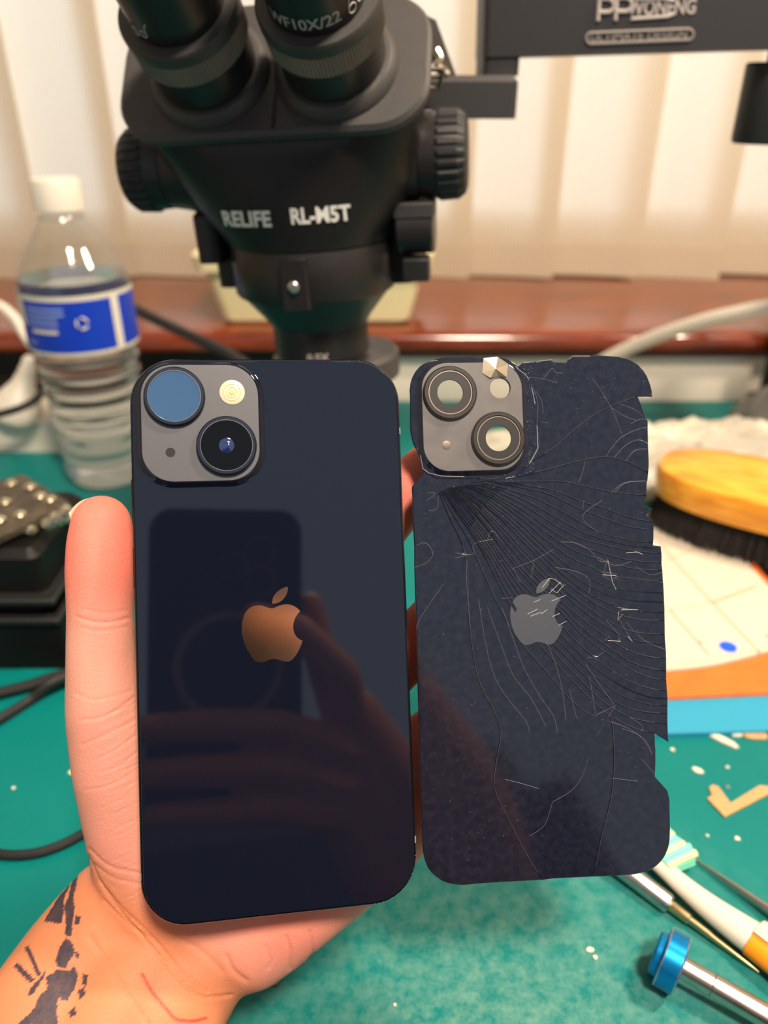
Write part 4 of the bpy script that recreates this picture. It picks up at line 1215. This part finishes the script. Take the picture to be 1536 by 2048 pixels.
# ================================================================== WATER BOTTLE
bb = G(222, 952)
bo = empty('water_bottle', 'clear ribbed plastic water bottle with blue label and white cap', 'bottle', mat4=Matrix.Translation(bb) @ Matrix.Diagonal((1, 1, 1.03, 1)))
def r_at(z):
    pr = [(0, .024), (.003, .029), (.010, .0315), (.05, .0325), (.10, .0362), (.107, .0368), (.142, .0372), (.150, .0366), (.158, .0335), (.172, .0255), (.184, .0165), (.190, .0128), (.2, .0122)]
    for (a, b), (c, d) in zip(pr[:-1], pr[1:]):
        if a <= z <= c: return b + (d - b) * (z - a) / (c - a)
    return .0122
def rib(z): return 0.0011 * math.sin(z / 0.0115 * 2 * math.pi) if 0.014 < z < 0.102 else 0
zs = list(np.linspace(0, 0.2, 110))
MB().lathe([(0.004, 0.004)] + [(r_at(z) + rib(z), z) for z in zs], 56, cap=False).build('bottle_wall', 'pet', bo, sharp=80)
zw = [z for z in zs if 0.003 < z < 0.151]
MB().lathe([(0.002, 0.004)] + [(r_at(z) + rib(z) - 0.0009, z) for z in zw] + [(0.002, zw[-1])], 56).build('water', 'water', bo, sharp=60)
lb = MB().lathe([(0.0374, 0.1075), (0.0379, 0.108), (0.0380, 0.1415), (0.0374, 0.142)], 64, cap=False).build('label', 'label_blue', bo)
for z0_, z1_ in ((0.1055, 0.1078), (0.1412, 0.1445)):
    MB().lathe([(0.0381, z0_), (0.0383, z1_)], 64, cap=False).build('label_border', 'label_white', lb)
def on_label(x0, x1, z0_, z1_, m, name, r_=0.0383):
    k = 10; b = MB(); vs = []
    for i in range(k + 1):
        a = -math.pi / 2 + (x0 + (x1 - x0) * i / k) / 0.038
        vs += [(r_ * math.cos(a), r_ * math.sin(a), z0_), (r_ * math.cos(a), r_ * math.sin(a), z1_)]
    b.add(vs, [(2 * i, 2 * i + 2, 2 * i + 3, 2 * i + 1) for i in range(k)]); return b.build(name, m, lb, sharp=60)
on_label(-0.046, -0.028, 0.124, 0.142, 'label_white', 'label_panel'); on_label(0.036, 0.042, 0.107, 0.142, 'label_white', 'label_panel')
for i in range(4): on_label(-0.025, 0.004 - 0.005 * (i > 1), 0.1355 - i * 0.0034, 0.1372 - i * 0.0034, 'label_text', 'label_line')
on_label(-0.022, -0.002, 0.1205, 0.1228, 'label_white', 'label_line'); on_label(-0.030, -0.020, 0.113, 0.1145, 'label_text', 'label_line')
g = MB()
for t0 in (0, 120, 240):
    L = [(0.0145 + 0.0036 * math.cos(R(t0 + a)), 0.127 + 0.0036 * math.sin(R(t0 + a))) for a in range(10, 96, 12)]
    g.tube([(0.0384 * math.cos(-math.pi / 2 + x / 0.038), 0.0384 * math.sin(-math.pi / 2 + x / 0.038), z) for x, z in L], 0.0007, 5)
g.build('recycling_mark', 'label_white', lb)
MB().lathe([(0.0132, 0.186), (0.0158, 0.187), (0.0158, 0.1885), (0.0132, 0.189)], 40, cap=False).build('neck_ring', 'pet', bo)
MB().lathe([(0.0145, 0.1915), (0.0156, 0.192), (0.0156, 0.2085), (0.0146, 0.2105), (0.004, 0.211)], 120, mod=lambda a, k: 1 + (0.012 * math.cos(a * 40) if k in (1, 2) else 0)).build('cap', 'white_plastic', bo, sharp=40)

# ================================================================== TUB ON THE SILL
tu = empty('planter_tub', 'cream plastic trough standing on the sill behind the microscope', 'tub', (V(630, 660, 0.715).x, 0.79, 0.0705))
def rr3(hw_, hd, z, r_=0.012): return [(x, y, z) for x, y in rrect(-hw_, -hd, hw_, hd, r_, 6)]
tm = MB().loft([rr3(.086, .058, 0), rr3(.090, .062, .004), rr3(.101, .070, .050), rr3(.103, .072, .051), rr3(.1075, .0755, .0515), rr3(.110, .077, .0655), rr3(.106, .073, .0655), rr3(.086, .056, .004)])
tm.build('trough', 'cream', tu, sharp=30)
MB().box((-.099, -.066, .044), (.099, .066, .052), b=.01).build('soil', mat('soil', srgb(90, 76, 58), 0.9), tu)

# ================================================================== POWER STRIP, PLUG, CABLES
ps = empty('power_strip', 'white power strip lying behind the water bottle', 'power strip', (-0.285, 0.625, 0))
MB().box((-.22, -.034, 0), (.088, .034, .030), b=.004).build('housing', 'white_plastic', ps)
for k in range(3):
    sx = -0.17 + k * 0.06
    MB().box((sx - .018, -.02, .029), (sx + .018, .02, .0305), b=.002).build('socket', 'cream', ps)
pl_c = V(42, 790, 0.60)
pgx = empty('mains_plug', 'white moulded mains plug pushed into the power strip', 'plug', pl_c)
T = frame(V(30, 835, 0.60), (0, -1, 0), V(62, 712, 0.61) - V(30, 835, 0.60))
MB().lathe([(.021, 0), (.022, .003), (.020, .012), (.0145, .022), (.0095, .030), (.0085, .034)], 36, T).build('plug_body', 'white_plastic', pgx, world=True)
g = MB().lathe([(.0082, .033), (.0082, .036), (.0068, .0365), (.0074, .040), (.0062, .0405), (.0068, .044), (.0056, .0445), (.006, .050), (.004, .054)], 28, T); g.build('strain_relief', 'white_plastic', pgx, world=True)
def cable(pts, r_, m, name, label, group=None, k=6):
    o = MB().tube(spline(pts, k), r_, 10).build(name, m); tag(o, label, 'cable', group); return o
tipp = V(62, 712, 0.61) + (V(62, 712, 0.61) - V(30, 835, 0.60)).normalized() * 0.008
cable([tipp, V(48, 668, .615), V(25, 632, .62), V(-20, 605, .63), V(-120, 600, .64)], .0042, 'white_plastic', 'mains_cable', 'thin white cable rising from the mains plug past the bottle')
cable([V(1180, 738, .66), V(1262, 694, .655), V(1380, 650, .64), V(1480, 625, .63), V(1600, 602, .62)], .0062, 'white_plastic', 'white_cable', 'thick white cable slanting across the front of the sill')
cable([G(-60, 1400, .004), G(0, 1385, .004), G(60, 1370, .004), G(120, 1350, .005), G(200, 1330, .004)], .0028, 'rubber', 'black_cable', 'upper black cable lying in front of the black device')
cable([G(-60, 1470, .003), G(0, 1437, .003), G(60, 1400, .003), G(110, 1362, .009), G(220, 1325, .004)], .0026, 'rubber', 'black_cable', 'lower black cable crossing the one before the black device')
cable([G(-80, 1690, .002), G(0, 1708, .002), G(60, 1708, .002), G(115, 1693, .002), G(172, 1664, .002), G(260, 1610, .002)], .0020, 'rubber', 'black_cable', 'single black cable curving across the mat to the wrist')
cable([V(270, 618, .66), V(330, 648, .64), V(400, 680, .62), V(470, 715, .60), V(560, 780, .58)], .0045, 'rubber', 'black_cable', 'black cable slanting down between the bottle and the microscope')
cable([V(90, 640, .655), V(110, 740, .64), V(70, 800, .575), V(0, 828, .56), V(-60, 835, .56)], .0030, 'rubber', 'black_cable', 'black cable looping round the white mains plug')
# ================================================================== BLACK BENCH DEVICE WITH A CIRCUIT BOARD ON TOP
dx1 = G(138, 1345).x
dv = empty('bench_device', 'black ribbed plastic bench device beside the thumb', 'device', (dx1 - .075, .35, 0))
MB().box((-.085, -.034, 0), (.075, .04, .034), b=.004).build('base', 'device', dv)
MB().box((-.082, -.030, .034), (.070, .038, .070), b=.006).build('housing', 'device', dv)
for k in range(2): MB().box((-.086, -.0365 , .031 + k * .012), (.076, .041, .034 + k * .012), b=.001).build('rib', 'rubber', dv)
g = MB().tube(spline([(-.03, -.037, .005), (-.022, -.038, .018), (-.026, -.038, .03)], 5), .0035, 10); g.build('release_lever', 'black_satin', dv)
cb = empty('circuit_board', 'brown circuit board lying tilted on top of the black device', 'circuit board', C(60, 1005, .44))
q0, q1, q2, q3 = V(45, 948, .382), V(141, 1006, .352), V(-20, 1085, .318), V(-120, 1000, .35)
nrm = (q1 - q0).cross(q2 - q0).normalized()
if nrm.z < 0: nrm = -nrm
bd = MB().loft([[p - nrm * .003 for p in (q0, q3, q2, q1)], [p for p in (q0, q3, q2, q1)]]).build('board', 'pcb', cb, sharp=None, world=True)
rs = random.Random(9)
for px_, py_ in ((22, 968), (80, 993), (10, 1005), (0, 1040), (60, 975), (40, 1030), (100, 1000)):
    kk = 0.5; p = None
    r_ = ray(px_, py_); t = (q0 - CAM_P).dot(nrm) / r_.dot(nrm); p = CAM_P + r_ * t
    MB().lathe([(.0032, 0), (.0032, .0008), (.0016, .0022), (.0004, .0026)], 14, frame(p, (1, 0, 0), nrm)).build('solder_bump', 'solder', cb, world=True)
for px_, py_ in ((94, 1048), (103, 1044), (110, 1036), (118, 1040), (124, 1030), (132, 1022), (130, 1035), (62, 1060), (18, 1098)):
    p = V(px_, py_, .335)
    o = MB().lathe([(.0006, -.0034), (.0026, -.002), (.0033, 0), (.0026, .002), (.0006, .0034)], 12, Matrix.Translation(p)).build('solder_bead', 'solder', cb, world=True)

# ================================================================== BRUSH
ang = R(-33)
bx = Vector((math.cos(ang), math.sin(ang), 0)); by = Vector((-math.sin(ang), math.cos(ang), 0))
bc = G(1318, 988, .024) + bx * .068 + by * 0.002
bt = frame((bc.x, bc.y, 0.0170), bx, (0, 0, 1))
bru = empty('bristle_brush', 'oval bamboo brush with dense black bristles on the white tray', 'brush', mat4=bt)
def oval(a, b, z, e=.8): return [(a * math.copysign(abs(math.cos(t)) ** e, math.cos(t)), b * math.copysign(abs(math.sin(t)) ** e, math.sin(t)), z) for t in np.linspace(0, 2 * math.pi, 48, endpoint=False)]
MB().loft([oval(.067, .031, .0125), oval(.071, .035, .0145), oval(.073, .037, .029), oval(.071, .035, .0335), oval(.060, .027, .0375), oval(.04, .014, .039)]).build('handle', 'brush_wood', bru, sharp=35)
rs = random.Random(4); g = MB()
for i in range(2600):
    t = rs.uniform(0, 6.283); rr_ = math.sqrt(rs.random()) if rs.random() < .55 else rs.uniform(.9, 1)
    x, y = .066 * rr_ * math.copysign(abs(math.cos(t)) ** .8, math.cos(t)), .0305 * rr_ * math.copysign(abs(math.sin(t)) ** .8, math.sin(t))
    ex = 1.10 + rs.uniform(-.03, .06); w_ = .00028; zz = rs.uniform(-.0083, -.0070)
    p0 = Vector((x, y, .0145)); p1 = Vector((x * ex, y * ex * 1.06, zz))
    g.add([p0 + Vector((w_, 0, 0)), p0 + Vector((-w_, w_, 0)), p0 + Vector((-w_, -w_, 0)), p1 + Vector((w_, 0, 0)), p1 + Vector((-w_, w_, 0)), p1 + Vector((-w_, -w_, 0))], [(0, 1, 4, 3), (1, 2, 5, 4), (2, 0, 3, 5), (3, 4, 5)])
tag(g.build('bristles', 'bristle', bru, sharp=None), kind='stuff')
MB().loft([oval(.064, .029, -.006), oval(.063, .028, .0135)]).build('bristle_core', 'bristle', bru)

# ================================================================== WHITE TRAY, ORANGE AND CYAN MATS
def slab(pts_px, z0, z1, name, m, bev=.0006):
    pts = [G(*p, z1) for p in pts_px]; return MB().prism([(p.x, p.y) for p in pts], z0, z1, bev=bev).build(name, m, sharp=40)
cy_ = slab([(1180, 1470), (1180, 1388), (1700, 1375), (1700, 1455)], 0.0, .0035, 'silicone_mat', 'cyan'); tag(cy_, 'long cyan silicone bar lying along the front of the orange mat', 'mat')
og = [(1190, 1400), (1180, 1240), (1250, 1120), (1420, 1075), (1462, 1095), (1494, 1108), (1510, 1122), (1600, 1245), (1640, 1300), (1640, 1378), (1540, 1384)]
om = slab(og, 0.0035, .0060, 'silicone_mat', 'orange'); tag(om, 'orange silicone mat under the white tray', 'mat')
oe = MB(); pts = [G(*p, .0010) for p in ((1200, 1380), (1260, 1120), (1460, 1110), (1600, 1260), (1620, 1370))]
oe.prism([(p.x, p.y) for p in pts], 0.0, .0034); oe.build('underside', 'orange', om, sharp=None)
tl = empty('sorting_tray', 'white gridded plastic tray with a blue dot', 'tray', G(1400, 1220, .006))
edge_b = [tuple(p) for p in spline([(1200, 1348), (1330, 1338), (1430, 1326), (1540, 1298), (1600, 1275)], 5)]
tray_px = [(1180, 1190), (1280, 1020), (1400, 1030), (1440, 1066), (1462, 1085), (1600, 1240)] + edge_b[::-1]
zt = .0085
pts = [G(*p, zt) for p in tray_px]
MB().prism([(p.x, p.y) for p in pts], .0061, zt, bev=.0008).build('sheet', 'tray', tl, world=True)
rim = [G(x, y - 9, zt + .0004) for x, y in edge_b]
MB().tube(rim, .0006, 6).build('front_rim', 'tray', tl, world=True)
groove = mat('tray_groove', srgb(172, 158, 134), 0.5)
for L in ([(1318, 1085), (1360, 1135), (1425, 1205), (1520, 1305)], [(1338, 1218), (1420, 1312)], [(1310, 1130), (1432, 1082)], [(1335, 1220), (1420, 1205), (1515, 1170)], [(1430, 1205), (1510, 1175)]):
    MB().tube([G(*p, zt + .0001) for p in L], .00055, 5).build('grid_line', groove, tl, world=True)
c_ = G(1456, 1294, zt); MB().lathe([(.0046, 0), (.0046, .0003)], 36, Matrix.Translation((c_.x, c_.y, zt))).build('blue_dot', 'blue_ink', tl, world=True)
for px_, py_, s in ((1400, 1285, .0011), (1534, 1272, .0013)):
    c_ = G(px_, py_, zt); MB().lathe([(s, 0), (s * .6, .0006)], 12, Matrix.Translation((c_.x, c_.y, zt))).build('stain', 'print_dim', tl, world=True)

# ================================================================== CRUMPLED BAGS
def bag(name, x0, x1, y0, y1, hz, m, label, seed, nx=70, ny=50):
    b = MB(); vs = []
    for j in range(ny + 1):
        for i in range(nx + 1):
            u, v = i / nx, j / ny
            ed = min(u, 1 - u, v, 1 - v) * 6; ed = min(1, ed) ** .7
            x = x0 + (x1 - x0) * u; y = y0 + (y1 - y0) * v
            p = Vector((x * 22 + seed, y * 26, seed))
            n1 = 1 - abs(noise.noise(p)) * 1.8; n2 = 1 - abs(noise.noise(p * 2.3 + Vector((3, 1, 7)))) * 2; n3 = noise.noise(p * 6)
            wob = .010 * noise.noise(Vector((x * 9, y * 9, seed + 4)))
            z = .001 + hz * ed * max(0.02, .55 + .35 * n1 + .22 * n2 + .05 * n3 - .3 + .25 * math.sin(v * 3.1))
            vs.append((x + wob, y + .6 * wob, max(z, .0012)))
    w_ = nx + 1
    b.add(vs, [(j * w_ + i, j * w_ + i + 1, (j + 1) * w_ + i + 1, (j + 1) * w_ + i) for j in range(ny) for i in range(nx)])
    o = b.build(name, m, sharp=50); sd = o.modifiers.new('thickness', 'SOLIDIFY'); sd.thickness = .0003
    tag(o, label, 'bag'); return o
bag('plastic_bag', .062, .50, .50, .615, .034, 'bag', 'crumpled white plastic bag behind the bamboo brush', 3.1)
bag('plastic_pouch', .315, .50, .622, .668, .050, 'bag_grey', 'crumpled greyish clear pouch at the back near the sill', 8.4, 40, 30)

# ================================================================== TOOLS IN FRONT
def turned(prof, a, b, n=32):
    """profile along the line a -> b: (radius mm, mm from a)"""
    return MB().lathe([(r_ / 1000, s / 1000) for r_, s in prof], n, frame(a, (0, 0, 1), b - a))
# silver pen-like tool with a brass tapering tip
a = G(1150, 1666, .0055); b = G(1518, 1944, .0015)
tip_l = (b - a).length * 1000
at_px = lambda x, y, z: (G(x, y, z) - a).length * 1000
pn = empty('precision_pick', 'silver metal pick with a stepped brass tip beside the toothbrush', 'tool', mat4=Matrix.Translation(a))
l0 = at_px(1342, 1808, .0035); l1_, l2_, l3 = at_px(1381, 1838, .003), at_px(1423, 1869, .0025), at_px(1494, 1923, .002)
turned([(3.6, 0), (3.7, .5), (3.7, l0 - 1), (3.2, l0)], a, b).build('barrel', 'steel', pn, world=True)
turned([(2.0, l0 - .5), (2.1, l0), (2.0, l1_ - .4), (1.7, l1_)], a, b, 24).build('ferrule', 'brass', pn, world=True)
turned([(1.45, l1_ - .3), (1.4, l2_)], a, b, 20).build('neck', 'brass', pn, world=True)
turned([(1.3, l2_ - .2), (.8, l3), (.25, tip_l)], a, b, 20).build('tip', 'brass', pn, world=True)
# toothbrush lying on its side
tb = empty('toothbrush', 'white toothbrush with orange ridged grip and mint and cream bristles', 'toothbrush', G(1400, 1815))
cen = [(1266, 1684, 4.0), (1294, 1708, 4.0), (1323, 1733, 4.1), (1362, 1768, 4.6), (1410, 1808, 5.6), (1465, 1849, 6.8), (1520, 1887, 7.8)]
P = [Vector((*G(x, y, .006).xy, .0062)) for x, y, r_ in cen]
def brush_sec(P, rad, flat):
    rings = []
    for i, p in enumerate(P):
        d = (P[min(i + 1, len(P) - 1)] - P[max(i - 1, 0)]).normalized(); sd = d.cross(Vector((0, 0, 1))).normalized()
        rings.append([p + sd * (rad[i] * math.cos(t)) + Vector((0, 0, 1)) * (flat * rad[i] * math.sin(t)) for t in np.linspace(0, 2 * math.pi, 20, endpoint=False)])
    return rings
PS = spline([(*p, c[2]) for p, c in zip(P, cen)] if False else P, 5); RS = [v[0] / 1150 for v in spline([(c[2], 0, 0) for c in cen], 5)]
MB().loft(brush_sec(PS, RS, .72)).build('handle', 'white_plastic', tb, world=True)
cen2 = [(1506, 1877, 7.9), (1540, 1903, 8.2), (1590, 1940, 8.6), (1670, 1998, 8.4), (1750, 2058, 7)]
P2 = [Vector((*G(x, y, .006).xy, .0062)) for x, y, r_ in cen2]
PS2 = spline(P2, 5); RS2 = [v[0] / 1120 for v in spline([(c[2], 0, 0) for c in cen2], 5)]
gp = MB().loft(brush_sec(PS2, RS2, .76)).build('grip', 'orange_grip', tb, world=True)
for k in range(7):
    i = 1 + k; p = PS2[i]; d = (PS2[i + 1] - PS2[i - 1]).normalized(); sd = d.cross(Vector((0, 0, 1))).normalized()
    g = MB(); L = [p + sd * (-RS2[i] * 1.0 * math.cos(t)) + Vector((0, 0, 1)) * (RS2[i] * .80 * math.sin(t)) for t in np.linspace(.15, 1.9, 9)]
    g.tube(L, .0011, 6); g.build('grip_ridge', 'white_plastic', gp, world=True)
hd = [G(1268, 1650, .008), G(1300, 1672, .008), G(1332, 1700, .008), G(1362, 1722, .008)]
base_l = [Vector((*G(x, y, .006).xy, .0062)) for x, y in ((1268, 1682), (1290, 1702), (1312, 1722), (1333, 1742))]
out_d = (G(1395, 1722, .006) - G(1342, 1748, .006)); out_d.z = 0; out_d.normalize()
rs = random.Random(8)
for row, p in enumerate(spline(base_l, 3)):
    for lay in range(3):
        m = ('mint', 'mint', 'cream_br')[(row + lay) % 3]
        s = p + Vector((0, 0, (lay - 1) * .0026)); e = s + out_d * (.0135 + rs.uniform(-.0008, .0008))
        MB().tube([s, s.lerp(e, .5), e], [.0011, .0012, .0016], 8).build('bristle_tuft', m, tb, world=True)
# thin steel probe
a = G(1387, 1716, .0015); b = G(1600, 1862, .004)
sp = empty('steel_probe', 'thin pointed steel probe lying beyond the toothbrush', 'tool', mat4=Matrix.Translation(a))
d = (b - a); L_ = d.length; T = frame(a, (0, 0, 1), d)
MB().loft([[(h * c, w_ * s, z * L_) for c, s in [(math.cos(t), math.sin(t)) for t in np.linspace(0, 6.283, 12, endpoint=False)]] for h, w_, z in ((.0004, .0004, 0), (.0008, .0007, .2), (.0014, .0011, .45), (.0020, .0019, .75), (.0026, .0028, 1))], T=T).build('blade', 'steel', sp, world=True)
MB().box((-.0026, -.0052, L_), (.0026, .0052, L_ + .05), T=T, b=.001).build('shank', 'steel', sp, world=True)
# screwdriver with a blue swivel cap
a = Vector((*G(1308, 1903, .0095).xy, .0098)); b = Vector((*G(1536, 2034, .0075).xy, .0072))
sdv = empty('precision_screwdriver', 'silver precision screwdriver with a bright blue swivel cap', 'screwdriver', mat4=Matrix.Translation(a))
turned([(6.5, 0), (7.2, .6), (7.4, 3.0), (7.2, 3.2)], a, b, 48).build('cap_end', 'blue_alu', sdv, world=True)
turned([(9.2, 2.6), (9.7, 3.2), (9.7, 8.8), (9.2, 9.4), (4.5, 9.4)], a, b, 56).build('swivel_cap', 'blue_alu', sdv, world=True)
for s in (3.0, 9.0): turned([(9.72, s - .22), (9.82, s), (9.72, s + .22)], a, b, 56).build('polished_edge', 'steel', sdv, world=True)
turned([(3.7, 9), (3.75, 19.3), (3.5, 19.5)], a, b).build('neck', 'steel', sdv, world=True)
turned([(3.5, 19.5), (3.8, 19.8), (3.9, 78), (3.0, 80)], a, b).build('handle', 'steel', sdv, world=True)
turned([(1.2, 79), (1.2, 105), (.6, 108)], a, b, 16).build('blade', 'steel', sdv, world=True)

# ================================================================== SCRAPS ON THE MAT
z7b = lambda L: [(1100 + x / 3.523, 1500 + y / 3.523) for x, y in L]
pts = [G(*p, .0008) for p in z7b([(1120, 262), (1145, 243), (1185, 255), (1272, 372), (1475, 248), (1545, 255), (1560, 300), (1232, 472), (1105, 338), (1140, 320)])]
br = MB().prism([(p.x, p.y) for p in pts], .0001, .0010, bev=.0002).build('metal_bracket', 'copper'); tag(br, 'copper coloured angled metal bracket lying on the green mat', 'bracket')
rs = random.Random(17)
def crumb(px_, py_, s, lab, m='debris', st=1.0, rot=0.0):
    p = G(px_, py_); b = MB()
    n_ = 7; lo = [(s * st * rs.uniform(.7, 1.2) * math.cos(6.283 * i / n_), s * rs.uniform(.7, 1.2) * math.sin(6.283 * i / n_)) for i in range(n_)]
    b.prism(lo, 0, s * .5, T=Matrix.Translation((p.x, p.y, 0.0001)) @ Matrix.Rotation(rot, 4, 'Z'), bev=s * .15)
    tag(b.build('scrap', m, sharp=None), lab, 'scrap')
crumb(27, 1577, .0009, 'tiny white crumb on the mat near the black cable')
crumb(143, 1546, .0013, 'pale yellow crumb on the mat touching the thumb outline', 'cream_br')
crumb(553, 1967, .0009, 'grey crumb on the mat just below the palm edge', 'dark_steel', 1.6, .6)
crumb(790, 2010, .0006, 'white speck on the mat near the bottom of the scuffed patch')
crumb(1395, 1542, .0016, 'small pale sliver above the copper bracket', st=1.8, rot=-.6)
crumb(1345, 1500, .0010, 'white round crumb beside the tip of the broken panel')
crumb(1449, 1484, .0026, 'long white plastic sliver below the cyan bar', st=2.8, rot=-.7)
crumb(1475, 1468, .0026, 'cluster of pale crumbs against the cyan bar', st=1.6, rot=.3)
crumb(1510, 1474, .0030, 'sandy shard against the cyan bar at the picture edge', 'copper', 2.2)
crumb(1455, 1535, .0008, 'tiny glassy bead between the slivers and the bracket')
crumb(1455, 1575, .0010, 'clear bead touching the inner corner of the bracket', 'steel')
crumb(1474, 1678, .0012, 'round white bead between the bracket and the probe')
crumb(1415, 1672, .0007, 'faint white speck left of the round bead')
crumb(1180, 1901, .0011, 'white crumb on the mat above the blue cap', st=1.4)
crumb(1190, 1915, .0009, 'second small crumb on the mat above the blue cap')
# ================================================================== THE PHOTOGRAPHER, SEEN MIRRORED IN THE GLASS
TC = Matrix.LocRotScale(CAM_P, CAM_R, None)                    # camera place: x across, y up, z towards the sitter
cp = empty('camera_phone', 'dark smartphone with a pale ring mirrored in the glossy phone back', 'phone', mat4=TC)
bodyl = rrect(-.057, -.137, .0225, .022, .012, 8)
MB().prism(bodyl, .0035, .0115, bev=.001).build('case', 'rubber', cp)
MB().prism(rrect(-.018, -.020, .018, .0185, .009, 8), .0015, .0036).build('camera_plateau', 'black_satin', cp)
for x, y in ((0, 0), (0, -.0165 ), (-.0145, -.008)):
    MB().lathe([(.0082, .0018), (.0080, .0008), (.0066, .0006)], 36, Matrix.Translation((x, y, 0)), cap=False).build('lens_ring', 'lens_edge', cp)
MB().prism(circ(-.016, -.060, .0285, 64), .0032, .0036, holes=[circ(-.016, -.060, .0245, 64)]).build('pale_ring', 'print_grey', cp)
hb = MB()
TCm = lambda p: TC @ Vector(p)
def limb2(pts):
    P = [(TCm(p[:3]), p[3]) for p in pts]; f_ = []
    for (p0, r0), (p1, r1) in zip(P[:-1], P[1:]):
        k = max(2, int((p1 - p0).length / .006))
        for i in range(k): f_.append((p0.lerp(p1, i / k), r0 + (r1 - r0) * i / k))
    f_.append(P[-1])
    d0 = (f_[0][0] - f_[1][0]).normalized(); d1 = (f_[-1][0] - f_[-2][0]).normalized()
    cap = lambda p, r_, d: [(p + d * (r_ * math.sin(R(a))), r_ * math.cos(R(a))) for a in (30, 55, 75, 86)]
    c_ = cap(*f_[0], d0)[::-1] + f_ + cap(*f_[-1], d1); hb.tube([c[0] for c in c_], [c[1] for c in c_], 16)
limb2([(-.004, -.034, -.007, .0075), (.018, -.042, -.011, .0085), (.042, -.066, -.010, .0095), (.050, -.098, .004, .011)])
limb2([(-.058, -.088, -.005, .0075), (-.030, -.087, -.010, .0085), (.006, -.090, -.012, .0092), (.046, -.108, .002, .012)])
limb2([(-.060, -.110, -.004, .0075), (-.032, -.109, -.010, .0085), (.004, -.111, -.011, .0092), (.046, -.126, .002, .012)])
limb2([(-.052, -.130, -.004, .0068), (-.026, -.130, -.009, .0078), (.006, -.131, -.010, .0086), (.046, -.142, .004, .012)])
limb2([(.030, -.030, .016, .008), (.036, -.060, .016, .0095), (.048, -.095, .012, .012), (.062, -.130, .014, .015)])
for x in (-.012, 0, .012): limb2([(.048 + x * .3, -.100 + x, .006, .014), (.066 + x, -.140 + x, .010, .018), (.085 + x, -.178 + x, .020, .019), (.105 + x, -.230, .045, .022), (.17 + x, -.31, .12, .032)])
tmp = hb.mesh('rough', None); to = bpy.data.objects.new('rough', tmp); COL.objects.link(to)
md = to.modifiers.new('r', 'REMESH'); md.mode = 'VOXEL'; md.voxel_size = 0.0022
md = to.modifiers.new('s', 'SMOOTH'); md.factor = 0.5; md.iterations = 8
hm2 = bpy.data.meshes.new_from_object(to.evaluated_get(bpy.context.evaluated_depsgraph_get())); bpy.data.objects.remove(to)
hm2.shade_smooth(); hm2.materials.clear(); hm2.materials.append(mat('skin_plain', srgb(224, 150, 118), 0.45, sss=0.2))
rh = bpy.data.objects.new('right_hand', hm2); COL.objects.link(rh); rh.parent = hand
sw = MB()
def tor(z, hw_, hd, y): return [(hw_ * math.copysign(abs(math.cos(t)) ** .8, math.cos(t)), y + hd * math.sin(t), z) for t in np.linspace(0, 2 * math.pi, 36, endpoint=False)]
sw.loft([tor(-.55, .19, .12, -.40), tor(-.2, .19, .12, -.38), tor(.05, .21, .125, -.37), tor(.18, .225, .11, -.37), tor(.25, .20, .085, -.38), tor(.285, .11, .06, -.39), tor(.30, .065, .055, -.39)])
sw.tube(spline([(.20, -.37, .20), (.25, -.36, .04), (.22, -.31, .0), (.165, -.245, .068)], 6), [.06] * 7 + [.055] * 6 + [.045] * 6, 20)
sw.tube(spline([(-.20, -.37, .20), (-.27, -.28, .06), (-.20, -.10, .035), (-.098, .045, .030)], 6), [.06] * 7 + [.052] * 6 + [.038] * 6, 20)
sw.build('dark_top', mat('dark_knit', srgb(20, 24, 38), 0.85, sheen=0.1), hand, sharp=None)
